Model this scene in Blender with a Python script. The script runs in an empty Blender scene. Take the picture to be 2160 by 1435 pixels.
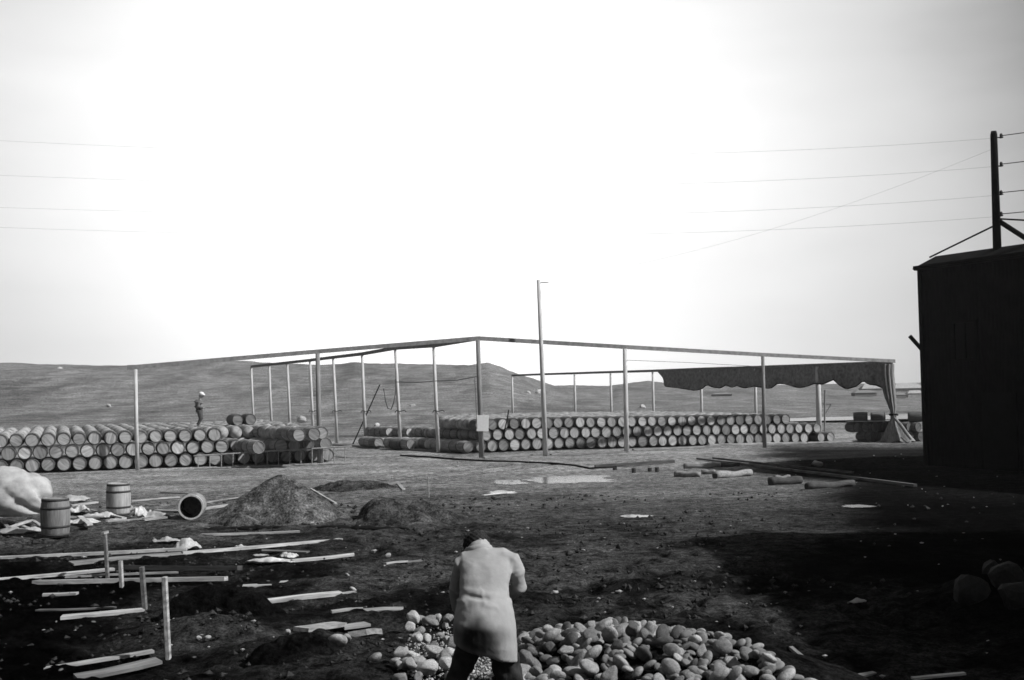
import bpy, bmesh, math, random
import numpy as np
from mathutils import Vector, Matrix, Euler
random.seed(7); rng = np.random.default_rng(7)
R = math.radians
S = bpy.context.scene
C = S.collection
# ------------------------------------------------------------------ camera
F = 2700.0; CX, CY = 1080.0, 717.5; CH = 2.7
cam_d = bpy.data.cameras.new('camera'); cam = bpy.data.objects.new('camera', cam_d); C.objects.link(cam)
cam_d.sensor_width = 36; cam_d.lens = 36 * F / 2160; cam_d.clip_end = 6000; cam_d.clip_start = .1
PITCH, ROLL = 2.301, -1.2
CM = Matrix.Translation((0, 0, CH)) @ Euler((R(90 + PITCH), 0, 0)).to_matrix().to_4x4() @ Matrix.Rotation(R(ROLL), 4, 'Z')
cam.matrix_world = CM
S.camera = cam
# ------------------------------------------------------------------ world and sun
SUN_AZ, SUN_EL = 106, 40           # azimuth clockwise from +Y (view direction)
W = bpy.data.worlds.new('World'); S.world = W; W.use_nodes = True
nt = W.node_tree; N = nt.nodes; L = nt.links
bg = N['Background']
sky = N.new('ShaderNodeTexSky'); sky.sky_type = 'NISHITA'; sky.sun_disc = False
sky.sun_elevation = R(SUN_EL); sky.sun_rotation = R(SUN_AZ)
bw = N.new('ShaderNodeRGBToBW'); L.new(sky.outputs[0], bw.inputs[0])
tc = N.new('ShaderNodeTexCoord')
gl = (math.sin(R(-4)) * math.cos(R(7)), math.cos(R(-4)) * math.cos(R(7)), math.sin(R(7)))
nz = N.new('ShaderNodeTexNoise'); nz.inputs['Scale'].default_value = 3.0; nz.inputs['Detail'].default_value = 5
mp = N.new('ShaderNodeMapping'); mp.inputs['Scale'].default_value = (1, 1, 4.5)
L.new(tc.outputs['Generated'], mp.inputs[0]); L.new(mp.outputs[0], nz.inputs['Vector'])
dt = N.new('ShaderNodeVectorMath'); dt.operation = 'DOT_PRODUCT'; dt.inputs[1].default_value = gl
L.new(tc.outputs['Generated'], dt.inputs[0])
ac = N.new('ShaderNodeMath'); ac.operation = 'ARCCOSINE'; L.new(dt.outputs['Value'], ac.inputs[0])
a1 = N.new('ShaderNodeMath'); a1.operation = 'MULTIPLY'; a1.inputs[1].default_value = 1 / R(60); L.new(ac.outputs[0], a1.inputs[0])
a2 = N.new('ShaderNodeMath'); a2.operation = 'MULTIPLY_ADD'; a2.inputs[1].default_value = .10; L.new(nz.outputs[0], a2.inputs[0])
a3 = N.new('ShaderNodeMath'); a3.operation = 'SUBTRACT'; a3.inputs[1].default_value = .05
L.new(a1.outputs[0], a2.inputs[2]); L.new(a2.outputs[0], a3.inputs[0])
cr = N.new('ShaderNodeValToRGB'); L.new(a3.outputs[0], cr.inputs[0])
el = cr.color_ramp.elements
stops = [(0, 1.35), (8, 1.2), (13, .95), (18, .72), (22, .57), (25, .41), (29, .18), (40, .12), (60, .12)]
el[0].position = 0; el[0].color = (1.35, 1.35, 1.35, 1); el[1].position = 1; el[1].color = (.1,) * 3 + (1,)
for d, v in stops[1:-1]:
    e = el.new(d / 60); e.color = (v, v, v, 1)
cl = N.new('ShaderNodeMath'); cl.operation = 'MULTIPLY'; cl.inputs[1].default_value = 11.2; L.new(cr.outputs[0], cl.inputs[0])
ad = N.new('ShaderNodeMath'); ad.operation = 'MULTIPLY_ADD'; ad.inputs[1].default_value = .10
L.new(bw.outputs[0], ad.inputs[0]); L.new(cl.outputs[0], ad.inputs[2])
L.new(ad.outputs[0], bg.inputs['Color']); bg.inputs['Strength'].default_value = .1
sd = bpy.data.lights.new('sun', 'SUN'); so = bpy.data.objects.new('sun', sd); C.objects.link(so)
sd.energy = 5.0; sd.angle = R(1.0)
sv = Vector((math.sin(R(SUN_AZ)) * math.cos(R(SUN_EL)), math.cos(R(SUN_AZ)) * math.cos(R(SUN_EL)), math.sin(R(SUN_EL))))
so.rotation_euler = (-sv).to_track_quat('-Z', 'Y').to_euler()
S.view_settings.view_transform = 'Standard'; S.view_settings.look = 'None'; S.view_settings.exposure = .15; S.view_settings.gamma = 1
S.cycles.filter_width = 1.6; S.cycles.max_bounces = 5; S.cycles.diffuse_bounces = 3; S.cycles.glossy_bounces = 3; S.cycles.volume_bounces = 0
HAZE = 0.00045
# ------------------------------------------------------------------ numpy noise
def _h(i, j, s):
    n = (i * 374761393 + j * 668265263 + s * 1442695041) & 0xffffffff
    n = ((n ^ (n >> 13)) * 1274126177) & 0xffffffff
    return ((n ^ (n >> 16)) & 0xffffff) / float(0xffffff)
def vn(x, y, s=0):
    x = np.asarray(x, float); y = np.asarray(y, float)
    i = np.floor(x).astype(np.int64); j = np.floor(y).astype(np.int64)
    fx = x - i; fy = y - j; fx = fx * fx * (3 - 2 * fx); fy = fy * fy * (3 - 2 * fy)
    a = _h(i, j, s); b = _h(i + 1, j, s); c = _h(i, j + 1, s); d = _h(i + 1, j + 1, s)
    return (a * (1 - fx) + b * fx) * (1 - fy) + (c * (1 - fx) + d * fx) * fy
def fbm(x, y, o=4, s=0):
    r = 0; a = .5
    for k in range(o):
        r = r + a * (vn(x * 2 ** k, y * 2 ** k, s + k) - .5); a *= .5
    return r
def sm(x, a, b):
    t = np.clip((np.asarray(x, float) - a) / (b - a), 0, 1); return t * t * (3 - 2 * t)
# ------------------------------------------------------------------ terrain
SKX = [-900, 0, 100, 270, 400, 530, 620, 676, 720, 749, 775, 877, 960, 1003, 1029, 1044, 1066, 1086, 1116, 1136, 1167, 1204, 1290, 1330, 1370, 1420, 1480, 1600, 1940, 3000]
SKY_ = [775, 768, 769, 772, 767.5, 766, 771, 771, 768, 764, 768, 770, 772, 771, 769, 774, 779, 787, 797, 804, 813, 818.5, 819, 816, 814, 815, 813, 812, 807.5, 785]
BUMPS = []        # (x, y, radius_x, radius_y, height)
def horizon(px): return 826 - (px - 1080) * .02095
def base_g(X, Y):
    X = np.asarray(X, float); Y = np.asarray(Y, float)
    z = -.018 * np.clip(X - 1, 0, 40) * sm(Y, 46, 60) * (1 - sm(Y, 80, 110))
    for bx, by, rx, ry, h in BUMPS:
        z = z + h * np.exp(-((X - bx) / rx) ** 2 - ((Y - by) / ry) ** 2)
    return z
def hill(X, Y):
    X = np.asarray(X, float); Y = np.asarray(Y, float)
    Ys = np.maximum(Y, 1.0)
    u = np.clip(X / Ys, -1.2, 1.2); px = CX + F * u
    sk = np.interp(px, SKX, SKY_); e = np.maximum(horizon(px) - sk, -1.0)     # pixels above the horizon
    D = 270.0
    top = CH + e * D / F
    top = np.where(e < 3, 0.0 + np.clip(e, 0, 3) / 3 * (CH + 3 * D / F), top)
    k = sm(Y, 92, D) * .55 + .45 * sm(Y, 150, D)
    z = top * k * (1 - sm(Y, D * 1.1, D * 2.6))
    far = sm(Y, 450, 860) * np.interp(px, [-900, 1200, 1280, 1365, 1420, 1600, 1940, 3000], [6, 6, 5, 8, 5, 3.4, 2.9, 2.9])
    return np.where(Y > 60, z + far, 0)
def g(X, Y): return base_g(X, Y) + hill(X, Y)
# ------------------------------------------------------------------ pixel -> world
def ray(px, py):
    d = CM.to_3x3() @ Vector(((px - CX) / F, (CY - py) / F, -1)); return d / d.y
def at(px, py, z=None):
    """where the ray through that point of the photograph meets the ground (or the level z above it)"""
    d = ray(px, py); D = np.arange(6, 140, .02)
    zz = CH + d.z * D; gg = base_g(d.x * D, D) + (z or 0)
    k = np.argmax(zz < gg)
    return Vector((d.x * D[k], D[k], gg[k]))
def pt(px, py, D):
    d = ray(px, py); return Vector((d.x * D, D, CH + d.z * D))
def gz(x, y): return float(g(x, y))
for px, py, rx, ry, h in [(440, 1345, .75, .6, .30), (620, 1400, 1.1, .7, .30), (300, 1480, 1.4, .8, .15), (760, 1440, .7, .6, .15),
                          (2100, 1290, .8, 1.0, .35)]:
    d = ray(px, py); t = -CH / d.z; BUMPS.append((d.x * t, t, rx, ry, h))
# ------------------------------------------------------------------ materials
def mat(name, col, rough=.85, var=.3, scale=4, stretch=(1, 1, 1), bump=.3, bscale=None, coord='Object', info=False, metal=0, fine=.0, spec=.25):
    m = bpy.data.materials.new(name); m.use_nodes = True
    nt = m.node_tree; N = nt.nodes; L = nt.links; b = N['Principled BSDF']
    b.inputs['Roughness'].default_value = rough; b.inputs['Metallic'].default_value = metal
    b.inputs['Specular IOR Level'].default_value = spec
    tc = N.new('ShaderNodeTexCoord'); mp = N.new('ShaderNodeMapping'); mp.inputs['Scale'].default_value = stretch
    if coord == 'World':
        ge = N.new('ShaderNodeNewGeometry'); L.new(ge.outputs['Position'], mp.inputs[0])
    else:
        L.new(tc.outputs[coord], mp.inputs[0])
    oi = N.new('ShaderNodeObjectInfo')
    off = N.new('ShaderNodeVectorMath'); off.operation = 'ADD'
    sc = N.new('ShaderNodeMath'); sc.operation = 'MULTIPLY'; sc.inputs[1].default_value = 37 if coord == 'Object' else 0
    L.new(oi.outputs['Random'], sc.inputs[0]); L.new(mp.outputs[0], off.inputs[0]); L.new(sc.outputs[0], off.inputs[1])
    n = N.new('ShaderNodeTexNoise'); n.inputs['Scale'].default_value = scale; n.inputs['Detail'].default_value = 8; n.inputs['Roughness'].default_value = .65
    L.new(off.outputs[0], n.inputs['Vector'])
    mr = N.new('ShaderNodeMapRange'); L.new(n.outputs[0], mr.inputs['Value'])
    mr.inputs['From Min'].default_value = .3; mr.inputs['From Max'].default_value = .7
    mr.inputs['To Min'].default_value = col * (1 - var); mr.inputs['To Max'].default_value = col * (1 + var)
    out = mr.outputs[0]
    if info:
        mm = N.new('ShaderNodeMath'); mm.operation = 'MULTIPLY'; bwn = N.new('ShaderNodeRGBToBW'); L.new(oi.outputs['Color'], bwn.inputs[0])
        L.new(bwn.outputs[0], mm.inputs[0]); L.new(out, mm.inputs[1]); out = mm.outputs[0]
    cb = N.new('ShaderNodeCombineColor')
    for k in range(3): L.new(out, cb.inputs[k])
    L.new(cb.outputs[0], b.inputs['Base Color'])
    if bump:
        n2 = N.new('ShaderNodeTexNoise'); n2.inputs['Scale'].default_value = bscale or scale * 5; n2.inputs['Detail'].default_value = 6
        L.new(off.outputs[0], n2.inputs['Vector'])
        bp = N.new('ShaderNodeBump'); bp.inputs['Strength'].default_value = bump; bp.inputs['Distance'].default_value = .02
        L.new(n2.outputs[0], bp.inputs['Height']); L.new(bp.outputs[0], b.inputs['Normal'])
    return m
M = {}
M['stave'] = mat('barrel_staves', .12, var=.5, scale=14, stretch=(1, .12, 1), info=True)
M['head'] = mat('barrel_head', .31, var=.55, scale=11, stretch=(1, 1, .12), info=True, bump=.4)
M['hoop'] = mat('iron_hoop', .045, rough=.6, var=.4, scale=20)
M['pile'] = mat('barrels_behind', .27, var=.75, scale=2.2, coord='World', bump=.2)
M['post'] = mat('weathered_post', .48, var=.35, scale=7, stretch=(3, 3, .35))
M['postdark'] = mat('brown_post', .20, var=.4, scale=7, stretch=(3, 3, .35))
M['beam'] = mat('grey_beam', .17, var=.4, scale=5)
M['board'] = mat('pale_board', .38, var=.65, scale=5, stretch=(.35, 3, 3), info=True)
M['log'] = mat('log_bark', .26, var=.45, scale=9, stretch=(.4, 2, 2), info=True)
M['logend'] = mat('log_cut_end', .05, var=.4, scale=20)
M['tar'] = mat('tarred_iron', .006, rough=.9, var=.4, scale=2, bump=.1, spec=.05)
M['roof'] = mat('dark_roofing', .012, rough=.95, var=.4, scale=2, bump=.1, spec=.05)
M['glass'] = mat('window_glass', .004, rough=.5, var=.1, scale=2, bump=0, spec=.05)
M['black'] = mat('black_pole', .01, rough=.9, var=.4, scale=8, bump=.1, spec=.05)
M['wire'] = mat('wire', .05, rough=.7, var=.1, bump=0)
M['porc'] = mat('insulator', .03, rough=.4, var=.1, bump=0)
M['net'] = mat('dark_net_cloth', .17, var=.5, scale=5, coord='World', bump=.8, bscale=22)
M['netlight'] = mat('pale_net_cloth', .22, var=.6, scale=9, stretch=(4, 4, .4), coord='World', bump=.9, bscale=16)
M['canvas'] = mat('white_canvas', .36, var=.3, scale=3, bump=.6, bscale=8)
M['cloth'] = mat('pale_cloth', .40, var=.4, scale=6, bump=.4, info=True)
M['sign'] = mat('whitewashed_board', .85, var=.08, scale=10, bump=.1)
M['stone'] = mat('beach_cobble', .22, rough=.9, var=.45, scale=2.2, bump=.5, bscale=9, info=True)
M['rubble'] = mat('broken_rock', .30, rough=.9, var=.4, scale=7, bump=.8, bscale=22, info=True)
M['heap'] = mat('gravel_heap', .075, var=.75, scale=5, bump=1.0, bscale=14)
M['dirt'] = mat('dug_earth', .025, var=.9, scale=5, bump=1, bscale=10)
M['coat'] = mat('work_coat', .30, rough=.95, var=.10, scale=5, bump=.12, bscale=30)
M['cuff'] = mat('dark_cuff', .05, rough=.95, var=.1, bump=.1)
M['trouser'] = mat('dark_trousers', .022, rough=.95, var=.5, scale=7, bump=.6, bscale=14)
M['boot'] = mat('rubber_boot', .02, rough=.6, var=.2)
M['skin'] = mat('skin', .32, rough=.6, var=.1, bump=.1)
M['hair'] = mat('dark_hair', .012, rough=.7, var=.3, scale=30, bump=.6, bscale=60)
M['jacket'] = mat('grey_jacket', .12, rough=.95, var=.2, scale=9)
M['pants2'] = mat('brown_trousers', .07, rough=.95, var=.2, scale=9)
M['cap'] = mat('white_cap', .7, rough=.9, var=.1)
# water
w = bpy.data.materials.new('still_water'); w.use_nodes = True; b = w.node_tree.nodes['Principled BSDF']
b.inputs['Base Color'].default_value = (.03, .03, .03, 1); b.inputs['Roughness'].default_value = .14; b.inputs['Specular IOR Level'].default_value = 1.0
b.inputs['IOR'].default_value = 2.2
M['water'] = w
# terrain material
def ground_mat():
    m = bpy.data.materials.new('trodden_earth_and_moor'); m.use_nodes = True
    nt = m.node_tree; N = nt.nodes; L = nt.links; b = N['Principled BSDF']
    b.inputs['Roughness'].default_value = .95; b.inputs['Specular IOR Level'].default_value = 0
    at_ = N.new('ShaderNodeAttribute'); at_.attribute_name = 'soil'; at_.attribute_type = 'GEOMETRY'
    ge = N.new('ShaderNodeNewGeometry')
    def noise(scale, detail=8, st=(1, 1, 1), rough=.65):
        mp = N.new('ShaderNodeMapping'); mp.inputs['Scale'].default_value = st; L.new(ge.outputs['Position'], mp.inputs[0])
        n = N.new('ShaderNodeTexNoise'); n.inputs['Scale'].default_value = scale; n.inputs['Detail'].default_value = detail
        n.inputs['Roughness'].default_value = rough; L.new(mp.outputs[0], n.inputs['Vector']); return n.outputs[0]
    def rng_(src, a, b_, c, d):
        r = N.new('ShaderNodeMapRange'); L.new(src, r.inputs['Value'])
        for k, v in zip(('From Min', 'From Max', 'To Min', 'To Max'), (a, b_, c, d)): r.inputs[k].default_value = v
        return r.outputs[0]
    def mul(a, b_):
        x = N.new('ShaderNodeMath'); x.operation = 'MULTIPLY'; L.new(a, x.inputs[0]); L.new(b_, x.inputs[1]); return x.outputs[0]
    n1 = rng_(noise(.35, 8), .3, .7, .6, 1.4)
    n2 = rng_(noise(4, 9, rough=.75), .36, .64, .12, 2.0)
    n3 = rng_(noise(.5, 10, (.35, 1, 1), .8), .3, .7, .5, 1.5)
    n4 = rng_(noise(22, 5, rough=.8), .36, .64, .25, 1.8)
    v = mul(mul(mul(mul(at_.outputs['Fac'], n1), n2), n3), n4)
    # pale pebbles
    pb = N.new('ShaderNodeTexVoronoi'); pb.inputs['Scale'].default_value = 3.1; L.new(ge.outputs['Position'], pb.inputs['Vector'])
    pr = rng_(pb.outputs['Distance'], .06, .10, 1, 0)
    sc = N.new('ShaderNodeSeparateColor'); L.new(pb.outputs['Color'], sc.inputs[0])
    gate = rng_(sc.outputs[0], .93, .94, 0, .22)
    pm = mul(pr, gate)
    ad = N.new('ShaderNodeMath'); ad.operation = 'ADD'; L.new(v, ad.inputs[0]); L.new(pm, ad.inputs[1])
    cb = N.new('ShaderNodeCombineColor')
    for k in range(3): L.new(ad.outputs[0], cb.inputs[k])
    L.new(cb.outputs[0], b.inputs['Base Color'])
    bp = N.new('ShaderNodeBump'); bp.inputs['Strength'].default_value = 1; bp.inputs['Distance'].default_value = .14
    L.new(noise(7, 9, rough=.7), bp.inputs['Height']); L.new(bp.outputs[0], b.inputs['Normal'])
    return m
M['ground'] = ground_mat()
# ------------------------------------------------------------------ mesh helpers
def link(name, me, material=None, parent=None):
    o = bpy.data.objects.new(name, me); C.objects.link(o)
    if me is not None and material is not None:
        me.materials.clear(); me.materials.append(material)
    if parent is not None: o.parent = parent
    return o
class MB:
    def __init__(s): s.v = []; s.f = []
    def add(s, vs, fs):
        n = len(s.v); s.v += [tuple(v) for v in vs]; s.f += [tuple(i + n for i in f) for f in fs]; return s
    def box(s, c, d, rot=None, taper=1):
        hx, hy, hz = d[0] / 2, d[1] / 2, d[2] / 2; vs = []
        for z in (-1, 1):
            k = taper if z > 0 else 1
            for x, y in ((-1, -1), (1, -1), (1, 1), (-1, 1)):
                p = Vector((x * hx * k, y * hy * k, z * hz))
                if rot is not None: p = rot @ p
                vs.append(p + Vector(c))
        return s.add(vs, [(3, 2, 1, 0), (4, 5, 6, 7), (0, 1, 5, 4), (1, 2, 6, 5), (2, 3, 7, 6), (3, 0, 4, 7)])
    def tube(s, pts, rad, n=8, cap=True, squash=None):
        pts = [Vector(p) for p in pts]
        if not isinstance(rad, (list, tuple)): rad = [rad] * len(pts)
        rings = []; up = Vector((0, 0, 1))
        for i, p in enumerate(pts):
            t = (pts[min(i + 1, len(pts) - 1)] - pts[max(i - 1, 0)]).normalized()
            a = t.cross(up)
            if a.length < .2: a = t.cross(Vector((0, 1, 0)))
            a.normalize(); b_ = a.cross(t).normalized()
            r = rad[i]; ra, rb = (r, r) if not isinstance(r, (list, tuple)) else r
            rings.append([p + a * math.cos(2 * math.pi * k / n) * ra + b_ * math.sin(2 * math.pi * k / n) * rb for k in range(n)])
        vs = [v for r in rings for v in r]; fs = []
        for i in range(len(pts) - 1):
            for k in range(n):
                k2 = (k + 1) % n; fs.append((i * n + k, i * n + k2, (i + 1) * n + k2, (i + 1) * n + k))
        if cap:
            fs.append(tuple(range(n - 1, -1, -1))); q = (len(pts) - 1) * n; fs.append(tuple(q + k for k in range(n)))
        return s.add(vs, fs)
    def lathe_y(s, prof, n=20, cap0=False, cap1=False):
        """profile of (y, r) spun about the Y axis"""
        vs = []; fs = []
        for y, r in prof:
            for k in range(n):
                a = 2 * math.pi * k / n; vs.append((r * math.cos(a), y, r * math.sin(a)))
        for i in range(len(prof) - 1):
            for k in range(n):
                k2 = (k + 1) % n; fs.append((i * n + k, i * n + k2, (i + 1) * n + k2, (i + 1) * n + k))
        if cap0: fs.append(tuple(range(n - 1, -1, -1)))
        if cap1: q = (len(prof) - 1) * n; fs.append(tuple(q + k for k in range(n)))
        return s.add(vs, fs)
    def ball(s, c, r, n=14, m=9, rot=None):
        vs = []; fs = []
        for i in range(m + 1):
            th = math.pi * i / m
            for k in range(n):
                ph = 2 * math.pi * k / n
                p = Vector((r[0] * math.sin(th) * math.cos(ph), r[1] * math.sin(th) * math.sin(ph), r[2] * math.cos(th)))
                if rot is not None: p = rot @ p
                vs.append(p + Vector(c))
        for i in range(m):
            for k in range(n):
                k2 = (k + 1) % n; fs.append((i * n + k, (i + 1) * n + k, (i + 1) * n + k2, i * n + k2))
        return s.add(vs, fs)
    def mesh(s, name, smooth=False):
        me = bpy.data.meshes.new(name); me.from_pydata(s.v, [], s.f); me.update()
        bm = bmesh.new(); bm.from_mesh(me); bmesh.ops.remove_doubles(bm, verts=bm.verts, dist=1e-5)
        bmesh.ops.recalc_face_normals(bm, faces=bm.faces); bm.to_mesh(me); bm.free()
        if smooth: me.polygons.foreach_set('use_smooth', [True] * len(me.polygons))
        return me
    def build(s, name, material, parent=None, smooth=False):
        return link(name, s.mesh(name, smooth), material, parent)
def tag(o, label, cat=None, group=None, kind=None):
    if label: o['label'] = label
    if cat: o['category'] = cat
    if group: o['group'] = group
    if kind: o['kind'] = kind
    return o
def empty(name, loc, rz=0):
    o = bpy.data.objects.new(name, None); C.objects.link(o); o.location = loc; o.rotation_euler = (0, 0, rz); o.empty_display_size = .1; return o
def blade(o, w=.004, seg=2):
    md = o.modifiers.new('bevel', 'BEVEL'); md.width = w; md.segments = seg; md.limit_method = 'ANGLE'; return o
ORD = 'first second third fourth fifth sixth seventh eighth ninth tenth eleventh twelfth thirteenth fourteenth fifteenth sixteenth seventeenth eighteenth nineteenth twentieth'.split()
TENS = {20: 'twenty', 30: 'thirty', 40: 'forty', 50: 'fifty'}
def ordn(i):
    i += 1
    if i <= 20: return ORD[i - 1]
    t = i // 10 * 10
    return {30: 'thirtieth', 40: 'fortieth', 50: 'fiftieth'}[t] if i == t else TENS[t] + '-' + ORD[i - t - 1]
# ------------------------------------------------------------------ ground sheet
def build_ground():
    r = [.6]
    while r[-1] < 900:
        q = r[-1]; r.append(q * (1.03 if q < 8 else 1.0055 if q < 30 else 1.009 if q < 90 else 1.016 if q < 500 else 1.05))
    r = np.array(r)
    a = np.concatenate([np.arange(-180, -26, 4), np.arange(-26, 26, .115), np.arange(26, 180, 4)])
    A = np.radians(a); na, nr = len(A), len(r)
    X = r[:, None] * np.sin(A)[None, :]; Y = r[:, None] * np.cos(A)[None, :]
    Z = g(X, Y)
    D = np.hypot(X, Y)
    # rough going: lumps in the dug foreground, ruts, tussocks on the hill
    near = 1 - sm(D, 22, 46)
    lump = fbm(X * 1.1, Y * 1.1, 5, 3) * .20 + fbm(X * 4.5, Y * 4.5, 4, 9) * .13
    wetm = 0
    for x_, y_, a_, b_ in PUD: wetm = np.maximum(wetm, np.exp(-(((X - x_) / a_) ** 2 + ((Y - y_) / b_) ** 2) ** 2))
    PX = CX + F * X / np.maximum(Y, 1)
    track = sm(PX, 900, 1200) * sm(D, 16, 24)                    # trodden flat area round the puddles
    Z = Z + lump * near * (1 - .65 * track) * sm(D, 3, 7) * (1 - wetm)
    Z = Z + fbm(X * .35, Y * .35, 4, 21) * .05 * sm(D, 25, 60) * (1 - sm(D, 120, 200)) * (1 - wetm)
    hl = sm(Z, 1.0, 4.0)
    Z = Z + hl * (fbm(X * .05, Y * .03, 5, 31) * 1.1 + fbm(X * .25, Y * .2, 4, 35) * .5)
    rock = np.exp(-((PX - 1060) / 90) ** 2) * hl
    Z = Z + rock * np.abs(fbm(X * .2, Y * .12, 4, 41)) * 2.0
    rg = np.random.default_rng(3); pit = np.zeros_like(X)
    for _ in range(70):
        fx_, fy_ = rg.uniform(.2, 4.2), rg.uniform(13.6, 21.5); a_, b_ = rg.uniform(.07, .13), rg.uniform(.12, .24)
        m_ = (np.abs(X - fx_) < .6) & (np.abs(Y - fy_) < .9)
        pit[m_] = np.maximum(pit[m_], np.exp(-((X[m_] - fx_) / a_) ** 2 - ((Y[m_] - fy_) / b_) ** 2))
    for o_ in (0, 1.5):
        yc = 17.2 + o_ + .8 * np.sin((X - 1) * .45) + .25 * fbm(X * .9, X * 0 + o_, 3, 8) * 2
        pit = np.maximum(pit, .75 * np.exp(-((Y - yc) / .16) ** 2) * sm(X, 1.2, 2.4) * (1 - sm(X, 8, 11)) * (.6 + .8 * fbm(X * 2, Y * 2, 3, 9)))
        xc = -9 + o_ * 1.1 + (Y - 30) * .5 + .6 * np.sin(Y * .14)
        pit = np.maximum(pit, .5 * np.exp(-((X - xc) / .22) ** 2) * sm(Y, 31, 34) * (1 - sm(Y, 46, 50)))
    Z = Z - .09 * pit
    # soil tone: pale trodden gravel near the stacks, dark wet peat in the dug ground in front
    s = .05 + .19 * sm(D + 6 * fbm(X * .12, Y * .12, 4, 51) * 2, 26, 46) 
    peat = sm(-X + 9 * fbm(X * .25, Y * .25, 4, 61), 2.2, 5.0) * (1 - sm(Y + 5 * fbm(X * .4, Y * .3, 3, 65), 19, 25))
    s = s * (1 - .975 * peat)
    wet = (1 - sm(Y + 7 * fbm(X * .3, Y * .5, 4, 71), 11, 22))
    s = s * (1 - .55 * wet)
    blot = sm(fbm(X * 1.3 + 5, Y * .8, 5, 101) * 2, -.05, .35) * (1 - sm(D, 20, 34)) * sm(D, 8, 12)
    s = s * (1 - .72 * blot) * (1 - .8 * np.clip(pit, 0, 1))
    rgt_shade = sm(X - .17 * Y + 4 * fbm(X * .2, Y * .2, 4, 81), 0.6, 3.2) * (1 - sm(Y, 56, 72))  # building shadow on the right, deepened by painting the soil tone darker
    s = s * (1 - .93 * rgt_shade)
    s = np.where(D > 80, s * (1 - .28 * sm(D, 75, 110)), s)
    s = s * (1 - .6 * np.exp(-((Y - 88 - .4 * X) / 4.5) ** 2) * (X > -34) * (X < -6))
    s = np.where(D > 350, .13, s)
    hl2 = sm(Y, 80, 120)
    s = s * (1 - hl2 * .34 * sm(fbm(X * .22, Y * .05, 5, 91) * 2, -.1, .5)) + hl2 * .07 * sm(fbm(X * .4, Y * .1, 4, 95) * 2, .15, .6)
    s = np.clip(s, .0012, .5)
    vs = np.stack([X, Y, Z], -1).reshape(-1, 3)
    idx = np.arange(nr * na).reshape(nr, na)
    nxt = np.roll(idx, -1, axis=1)
    q = np.stack([idx[:-1], nxt[:-1], nxt[1:], idx[1:]], -1).reshape(-1, 4)
    me = bpy.data.meshes.new('ground')
    me.vertices.add(len(vs)); me.vertices.foreach_set('co', vs.ravel())
    me.loops.add(q.size); me.loops.foreach_set('vertex_index', q.ravel().astype(np.int32))
    me.polygons.add(len(q)); me.polygons.foreach_set('loop_start', np.arange(0, q.size, 4, dtype=np.int32))
    me.update(calc_edges=True); me.validate()
    me.polygons.foreach_set('use_smooth', np.ones(len(me.polygons), bool))
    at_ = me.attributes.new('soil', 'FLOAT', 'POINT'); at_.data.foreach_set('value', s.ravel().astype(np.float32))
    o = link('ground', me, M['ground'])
    if me.polygons[0].normal.z < 0: me.flip_normals()
    tag(o, 'dark trodden earth running out to a pale moorland hill', kind='structure')
PUD = []
for x0, x1, y0, y1 in [(1100, 1315, 1001, 1024), (1034, 1112, 1013, 1023), (1030, 1088, 1036, 1044), (1310, 1372, 1087, 1093), (1775, 1842, 1066, 1072)]:
    c_ = at((x0 + x1) / 2, (y0 + y1) / 2); a_ = at(x0, (y0 + y1) / 2); b_ = at((x0 + x1) / 2, y0); PUD.append((c_.x, c_.y, (c_.x - a_.x) * 1.3, (b_.y - c_.y) * 1.4 + .1))
build_ground()
def plate(name, outline, z, material, cat=None, label=None, kind=None, wob=.12, seed=0):
    """flat sheet lying just above the ground with a wandering edge"""
    rr = random.Random(seed); cx = sum(p[0] for p in outline) / len(outline); cy = sum(p[1] for p in outline) / len(outline)
    vs = [(cx, cy, z)]; n = 72; P = []
    m = len(outline)
    for k in range(n):
        t = k / n * m; i = int(t); f = t - i; f = f * f * (3 - 2 * f)
        a = outline[i % m]; b_ = outline[(i + 1) % m]
        x = a[0] * (1 - f) + b_[0] * f; y = a[1] * (1 - f) + b_[1] * f
        q = 1 + wob * (float(fbm(k * .35, seed * 3.1, 3, 5)) * 2)
        P.append((cx + (x - cx) * q, cy + (y - cy) * q, z))
    vs += P; fs = [(0, k + 1, (k + 1) % n + 1) for k in range(n)]
    me = bpy.data.meshes.new(name); me.from_pydata(vs, [], fs); me.update()
    if me.polygons[0].normal.z < 0: me.flip_normals()
    o = link(name, me, material); tag(o, label, cat, kind=kind); return o
def puddle(x0, x1, y0, y1, label, seed):
    xc, yc = (x0 + x1) / 2, (y0 + y1) / 2
    pts = []
    for k in range(10):
        a = 2 * math.pi * k / 10
        p = at(xc + math.cos(a) * (x1 - x0) / 2, yc - math.sin(a) * (y1 - y0) / 2); pts.append((p.x, p.y))
    z = max(gz(*p) for p in pts) + .012
    plate('puddle', pts, z, M['water'], label=label, kind='structure', wob=.55, seed=seed)
puddle(1105, 1300, 1004, 1020, 'long bright puddle mirroring the tall lone pole', 1)
puddle(1034, 1112, 1013, 1023, 'bright puddle left of the long one', 2)
puddle(1030, 1088, 1036, 1044, 'small bright puddle beside the floating board', 3)
puddle(1310, 1372, 1087, 1093, 'thin pale puddle alone on the open ground', 4)
puddle(1775, 1842, 1066, 1072, 'thin bright puddle in the dark ground near the building', 5)
a_, b_, c_, d_ = pt(1600, 868, 125), pt(2100, 862, 140), pt(2050, 880, 100), pt(1560, 884, 92)
plate('water', [(a_.x, 128), (b_.x, 128), (c_.x + 8, 97), (d_.x, 97)], -.02 + gz(22, 100) + .12, M['water'], label='bright strip of still water behind the right barrel stack', kind='structure', wob=.03, seed=9)
def proj(v):
    c_ = CM.inverted() @ v; return CX + F * c_.x / -c_.z, CY - F * c_.y / -c_.z
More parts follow.
